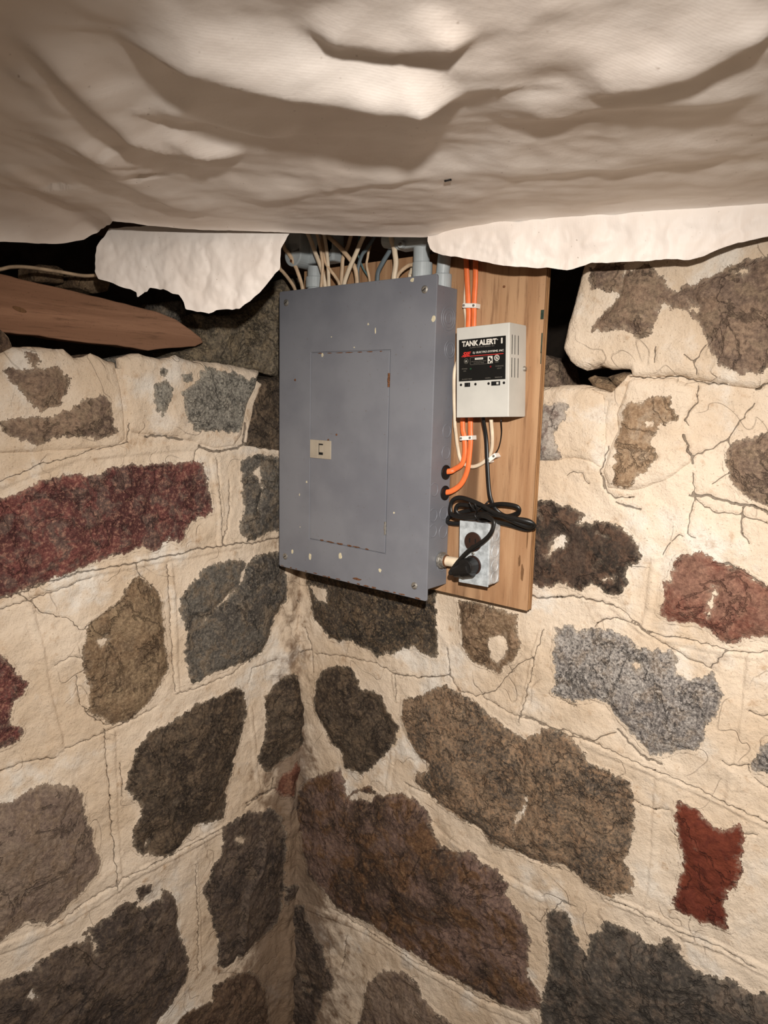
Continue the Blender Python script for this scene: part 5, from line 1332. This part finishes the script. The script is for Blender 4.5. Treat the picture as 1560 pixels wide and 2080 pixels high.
for k, (x, y, z) in enumerate(P['staples']):
    ang = (-4, 6, 38)[k]
    s = thing('cable_staple', ('white plastic staple over the orange cables above the alarm box', 'white plastic staple over the orange cables below the alarm box', 'white plastic clip on the white loop and black cord')[k],
              'cable staple', (x / 1000, 0, z / 1000), 'white cable staples on the plywood', (0, math.radians(-ang), 0))
    hw = (12.5, 12, 9.5)[k]
    bm = bmesh.new()
    add_box(bm, (-hw / 1000, -0.0145, -0.0036), (hw / 1000, -0.0108, 0.0036), 0.001)
    add_box(bm, (-hw / 1000, -0.0125, -0.0036), (-hw / 1000 + 0.004, 0.0, 0.0036), 0.0006)
    add_box(bm, (hw / 1000 - 0.004, -0.0125, -0.0036), (hw / 1000, 0.0, 0.0036), 0.0006)
    bm_obj('strap', bm, 'staple', s)
    cyl('nail_head', (hw - 3.4, -14.2, 0), (hw - 3.4, -15.8, 0), 2.0, 'zinc', s, seg=12)
    cyl('nail_head', (-hw + 3.4, -14.2, 0), (-hw + 3.4, -15.8, 0), 2.0, 'zinc', s, seg=12)

# ------------------------------------------------------------------ tank alarm
alarm = thing('tank_alarm', 'pale grey wall mounted tank alarm box with a black printed label', 'alarm box', (0.4509, 0.0, -0.1504), None, (0, math.radians(-2.6), 0))
bm = bmesh.new()
add_box(bm, (-0.0462, -0.052, -0.0685), (0.0462, -0.0003, 0.0685), 0.0012)
housing = bm_obj('housing', bm, 'alarm', alarm)
bm = bmesh.new()
add_box(bm, (-0.0468, -0.0537, -0.0692), (0.0468, -0.0515, 0.0692), 0.0009)
add_box(bm, (0.0459, -0.0525, -0.0692), (0.0470, -0.0040, 0.0692), 0.0005)
add_box(bm, (-0.0470, -0.0525, -0.0692), (-0.0459, -0.0040, 0.0692), 0.0005)
front = bm_obj('front_cover', bm, 'alarm', alarm)
for yy in (-45.5, -37.0, -27.0):
    for z0, z1 in ((23.5, 52), (-10.5, 18.5)):
        box('vent_slot', (46.9, yy - 0.75, z0), (47.25, yy + 0.75, z1), 'hole', front, 0.1, seg=1)  # solid dark plate on the cover, slot shade painted rather than cut
cyl('side_screw', (46.5, -8, 4), (50.5, -8, 4), 4.2, 'zinc', alarm, 3.0, 16, 0.4)
LW, LH = 83.4, 63.8
label = box('label', (-42.2, -54.0, -13.2), (-42.2 + LW, -53.6, -13.2 + LH), 'label', alarm, 0.12, seg=1)
label['label'] = 'black printed label with white lettering'
def lp(u, v): return (-42.2 + u * LW, -13.2 + LH * (1 - v))
def text(body, u0, u1, v, cap, mat, bold=0.0, shear=0.0):
    """flat lettering fitted between u0 and u1 of the label, baseline at v, capital height cap (shares of the label)"""
    cu = bpy.data.curves.new('lettering', 'FONT')
    cu.body = body
    cu.size = 1.0
    cu.offset = bold
    cu.shear = shear
    cu.extrude = 0.0
    ob = bpy.data.objects.new('lettering', cu)
    COL.objects.link(ob)
    bpy.context.view_layer.update()
    dg = bpy.context.evaluated_depsgraph_get()
    me = bpy.data.meshes.new_from_object(ob.evaluated_get(dg))
    bpy.data.objects.remove(ob)
    n = len(me.vertices)
    co = np.empty(n * 3)
    me.vertices.foreach_get('co', co)
    co = co.reshape(-1, 3)
    x0, x1 = co[:, 0].min(), co[:, 0].max()
    capm = 0.70
    X0, Z0 = lp(u0, v); X1, _ = lp(u1, v)
    out = np.empty_like(co)
    out[:, 0] = (X0 + (co[:, 0] - x0) / (x1 - x0) * (X1 - X0)) / 1000
    out[:, 2] = (Z0 + co[:, 1] / capm * cap * LH) / 1000
    out[:, 1] = -0.05408
    me.vertices.foreach_set('co', out.reshape(-1))
    me.update()
    return link('lettering', me, mat, label)
def bar(u0, v0, u1, v1, mat, y=-54.06, name='printed_bar'):
    a, b = lp(u0, v1), lp(u1, v0)
    return box(name, (a[0], y, a[1]), (b[0], -53.9, b[1]), mat, label)
text('TANK ALERT', 0.07, 0.815, 0.165, 0.118, 'ink', 0.04)
text('\u00ae', 0.822, 0.842, 0.09, 0.03, 'ink')
text('I', 0.905, 0.935, 0.165, 0.118, 'ink', 0.04)
text('ALARM SYSTEM SERIES 101', 0.235, 0.76, 0.222, 0.03, 'dim_ink')
text('SJE', 0.085, 0.27, 0.392, 0.088, 'red_ink', 0.03, 0.35)
text('S.J. ELECTRO SYSTEMS, INC.', 0.305, 0.965, 0.352, 0.042, 'ink', 0.012, 0.25)
bar(0.06, 0.402, 0.955, 0.415, 'red_ink')
for q in ((0.25, 0.445, 0.735, 0.450), (0.25, 0.612, 0.735, 0.617), (0.25, 0.445, 0.255, 0.617), (0.73, 0.445, 0.735, 0.617)):
    bar(*q, 'dim_ink')
bar(0.355, 0.462, 0.53, 0.505, 'ink', name='warning_patch')
text('WARNING', 0.37, 0.515, 0.497, 0.026, 'label', 0.01).location.y = -0.0001
text('RISK OF ELECTRICAL SHOCK', 0.28, 0.60, 0.552, 0.022, 'dim_ink')
text('DISCONNECT POWER', 0.33, 0.55, 0.592, 0.022, 'dim_ink')
bar(0.63, 0.44, 0.73, 0.615, 'ink', name='pictogram')
for q in ((0.655, 0.47, 0.69, 0.52), (0.68, 0.50, 0.715, 0.56), (0.648, 0.555, 0.68, 0.60), (0.70, 0.58, 0.715, 0.615)):
    bar(*q, 'label', -54.12, 'pictogram_mark')
def ringmark(u, v, r0, r1, mat):
    n = 20
    cx_, cz_ = lp(u, v)
    vs = []
    for r in (r0, r1):
        vs += [((cx_ + r * math.cos(2 * math.pi * k / n)) / 1000, -0.05408, (cz_ + r * math.sin(2 * math.pi * k / n)) / 1000) for k in range(n)]
    raw('ring_mark', vs, [(k, (k + 1) % n, n + (k + 1) % n, n + k) for k in range(n)], mat, label)
ringmark(0.82, 0.495, 3.4, 4.5, 'ink')
text('S', 0.795, 0.845, 0.525, 0.06, 'ink', 0.02)
bar(0.785, 0.585, 0.86, 0.595, 'dim_ink')
ringmark(0.165, 0.52, 3.6, 4.1, 'dim_ink')
text('UL', 0.14, 0.19, 0.545, 0.05, 'ink', 0.0, 0.2)
text('POWER', 0.07, 0.19, 0.715, 0.026, 'dim_ink'); text('ON', 0.105, 0.16, 0.768, 0.026, 'dim_ink')
text('WARNING', 0.79, 0.96, 0.70, 0.026, 'dim_ink'); text('LIGHT', 0.83, 0.92, 0.752, 0.026, 'dim_ink')
text('ALARM TEST', 0.07, 0.295, 0.965, 0.026, 'dim_ink'); text('HORN', 0.58, 0.69, 0.965, 0.026, 'dim_ink'); text('SILENCE', 0.785, 0.935, 0.96, 0.028, 'dim_ink')
for u, v, m in ((0.262, 0.71, 'green_led'), (0.69, 0.69, 'red_led')):
    x, z = lp(u, v)
    cyl('indicator_lamp', (x, -53.8, z), (x, -54.8, z), 1.7, m, label, 1.1, 12)
for x in (-38.2, -11.6, 11.9, 38.6):
    cyl('cover_rivet', (x, -53.4, -18.5), (x, -54.6, -18.5), 2.3, 'black', front, 1.7, 14)
for x0, x1 in ((-31.6, -21.2), (16.6, 32.2)):
    sw = box('slide_switch', (x0, -54.1, -22.0), (x1, -53.5, -15.6), 'hole', front, 0.3, seg=1)
    xm = (x0 + x1) / 2
    box('slider', (xm + 0.5, -56.4, -21), (xm + 4.0, -54, -16.6), 'black', sw, 0.4, seg=1)
    if x1 > 0:
        box('slider_mark', (xm + 2.6, -56.6, -20.5), (xm + 5.6, -54.1, -17), 'alarm', sw, 0.3, seg=1)

# ------------------------------------------------------------------ outlet box with its conduit nipple
hbox = thing('outlet_box', 'galvanised steel outlet box with two brown sockets low on the plywood', 'outlet box', (0.4408, 0.0, -0.4386), None, (0, math.radians(-1.6), 0))
bm = bmesh.new()
add_box(bm, (-0.0275, -0.0365, -0.0505), (0.0275, -0.0003, 0.0505), 0.004, 3)
bm_obj('box', bm, 'galv', hbox)
bm = bmesh.new()
add_box(bm, (-0.0282, -0.0385, -0.0515), (0.0282, -0.0366, 0.0515), 0.0009)
hc = bm_obj('cover_plate', bm, 'galv', hbox)
for zz in (19.2, -19.2):
    bm = bmesh.new()
    add_cyl(bm, (-1, -38.0, zz), (-1, -41.0, zz), 16.0, seg=30, bev=0.8)
    s = bm_obj('socket', bm, 'brown_plastic', hbox)
    for q in ((-6.6, 2.2), (4.4, 2.2)):
        box('slot', (q[0] - 1, -41.3, zz + q[1] - 3.6), (q[0] + 1, -40.9, zz + q[1] + 3.6), 'hole', s)
    cyl('ground_hole', (-1, -40.9, zz - 7), (-1, -41.3, zz - 7), 2.2, 'hole', s, seg=12)
screw(hbox, -1, -38.4, 0, 3.0, 'zinc')
for zz in (30, 4, -20, -39):
    bm = bmesh.new()
    n = 22
    rows = []
    for rad, xx in ((9.2, 27.5), (9.5, 28.1), (10.4, 28.1), (10.8, 27.5)):
        rows.append([bm.verts.new((xx / 1000, (-18 + rad * math.cos(2 * math.pi * k / n)) / 1000, (zz + rad * 0.95 * math.sin(2 * math.pi * k / n)) / 1000)) for k in range(n)])
    for a, b in zip(rows[:-1], rows[1:]):
        for k in range(n):
            bm.faces.new((a[k], a[(k + 1) % n], b[(k + 1) % n], b[k]))
    bm_obj('knockout', bm, 'galv', hbox, smooth=True)
nip = thing('conduit_nipple', 'short pale nipple with a rusty locknut joining panel and outlet box', 'conduit fitting', (0.365, -0.022, -0.464))
cyl('pipe', (-1, 0, 0), (49, 0, 1.2), 8.6, 'white_cable', nip, seg=22)
bm = bmesh.new()
add_cyl(bm, (0, 0, 0), (5.5, 0, 0), 14.5, seg=12, bev=0.8)
add_cyl(bm, (5.5, 0, 0), (11, 0, 0.2), 11.5, seg=18, bev=0.6)
bm_obj('locknut', bm, 'zinc', nip)
cyl('rust_ring', (11, 0, 0.2), (13.5, 0, 0.3), 10.2, 'rust', nip, seg=18)

# ------------------------------------------------------------------ black cord, coil and plug
cord = thing('power_lead', 'black power cord from the alarm box, coiled and tied above the outlet box', 'power cord', (0.4364, -0.012, -0.2268))
path = [list(p) for p in P['cordA']]
path[0] = [436.4, -24, -214]
path.insert(1, [437, -20, -228])
for k in range(2, len(path)):
    path[k][1] = -13 - (k - 2) * 1.0
for x, y, z in P['coilpath']:
    path.append([x, y, z])
tail = [list(p) for p in P['cordB']]
for k, p in enumerate(tail):
    p[1] = -48 - 4 * math.sin(k / 7 * 3.1)
path += tail[1:]
path += [[407, -54, -474], [413, -53, -473]]
tube('cord', path, 3.7, 'cord', cord, rt=2.3, per=8, seg=10)
bm = bmesh.new()
cl = Vector(cord.location) * 1000
add_cyl(bm, Vector((415, -52, -472)) - cl, Vector((428, -52, -466.5)) - cl, 8.5, 11.5, seg=14)
add_cyl(bm, Vector((428, -52, -466.5)) - cl, Vector((447, -52, -459.5)) - cl, 13, 14.5, seg=16, bev=2)
add_cyl(bm, Vector((439.5, -62, -458)) - cl, Vector((439.5, -41.2, -458)) - cl, 13, 15, seg=20, bev=1.5)
plug = bm_obj('plug', bm, 'black', cord)
tie = smooth_path([(443, -4, -356), (441, -12, -362), (446, -48, -372), (452, -40, -384), (452, -10, -386)], 5)
tube('twist_tie', [tuple(q) for q in tie], 1.6, 'black', cord, per=2, seg=6)
tube('tie_end', [(443, -40, -369), (438, -46, -362), (434, -48, -354)], 1.2, 'black', cord, per=5, seg=6)
tube('tie_end', [(446, -42, -369), (448, -48, -361), (446, -50, -355)], 1.2, 'black', cord, per=5, seg=6)

# ------------------------------------------------------------------ plank and cable on top of the wall
def plank():
    pts = [(p[1], p[2]) for p in P['plank']]
    root_loc = Vector((-0.095, -0.38, -0.12))
    pl2 = jag(pts, 14, 0.5, True, 5)
    bm = bmesh.new()
    f = [bm.verts.new(Vector((-0.085, y / 1000, z / 1000)) - root_loc) for y, z in pl2]
    face = bm.faces.new(f)
    r = bmesh.ops.extrude_face_region(bm, geom=[face])
    for v in r['geom']:
        if isinstance(v, bmesh.types.BMVert):
            v.co.x -= 0.03
    bmesh.ops.recalc_face_normals(bm, faces=bm.faces)
    es = [e for e in bm.edges if abs(e.verts[0].co.x - e.verts[1].co.x) < 1e-6 and e.verts[0].co.x > (-0.085 - root_loc.x - 1e-4)]
    bmesh.ops.bevel(bm, geom=es, offset=0.003, segments=3, affect='EDGES', profile=0.6)
    root = thing('wooden_plank', 'weathered reddish brown plank with a tapered end lying on the wall top', 'plank', root_loc)
    bm_obj('board', bm, 'plank', root)
    k = P['plankknot'][0]
    vs, n = [], 12
    for t, s in ((0.6, 1.0), (-0.5, 1.1)):
        for i in range(n):
            an = 2 * math.pi * i / n
            vs.append(Vector((-0.085 + t / 1000, (k[1] + 10 * s * math.cos(an)) / 1000, (k[2] + (3.5 * math.sin(an) - 2.2 * math.cos(an)) * s) / 1000)) - root_loc)
    raw('knot', vs, [tuple(range(n))] + [(i, n + i, n + (i + 1) % n, (i + 1) % n) for i in range(n)], 'ply_dark', root)
plank()
o = tube('loose_cable', P['topcable'], 4.0, 'old_cable', rt=3.0, per=8)
tag(o, 'loose cream cable lying across the wall top behind the plank', 'cable')
print('faces', sum(len(m.polygons) for m in bpy.data.meshes), 'objects', len(bpy.data.objects))
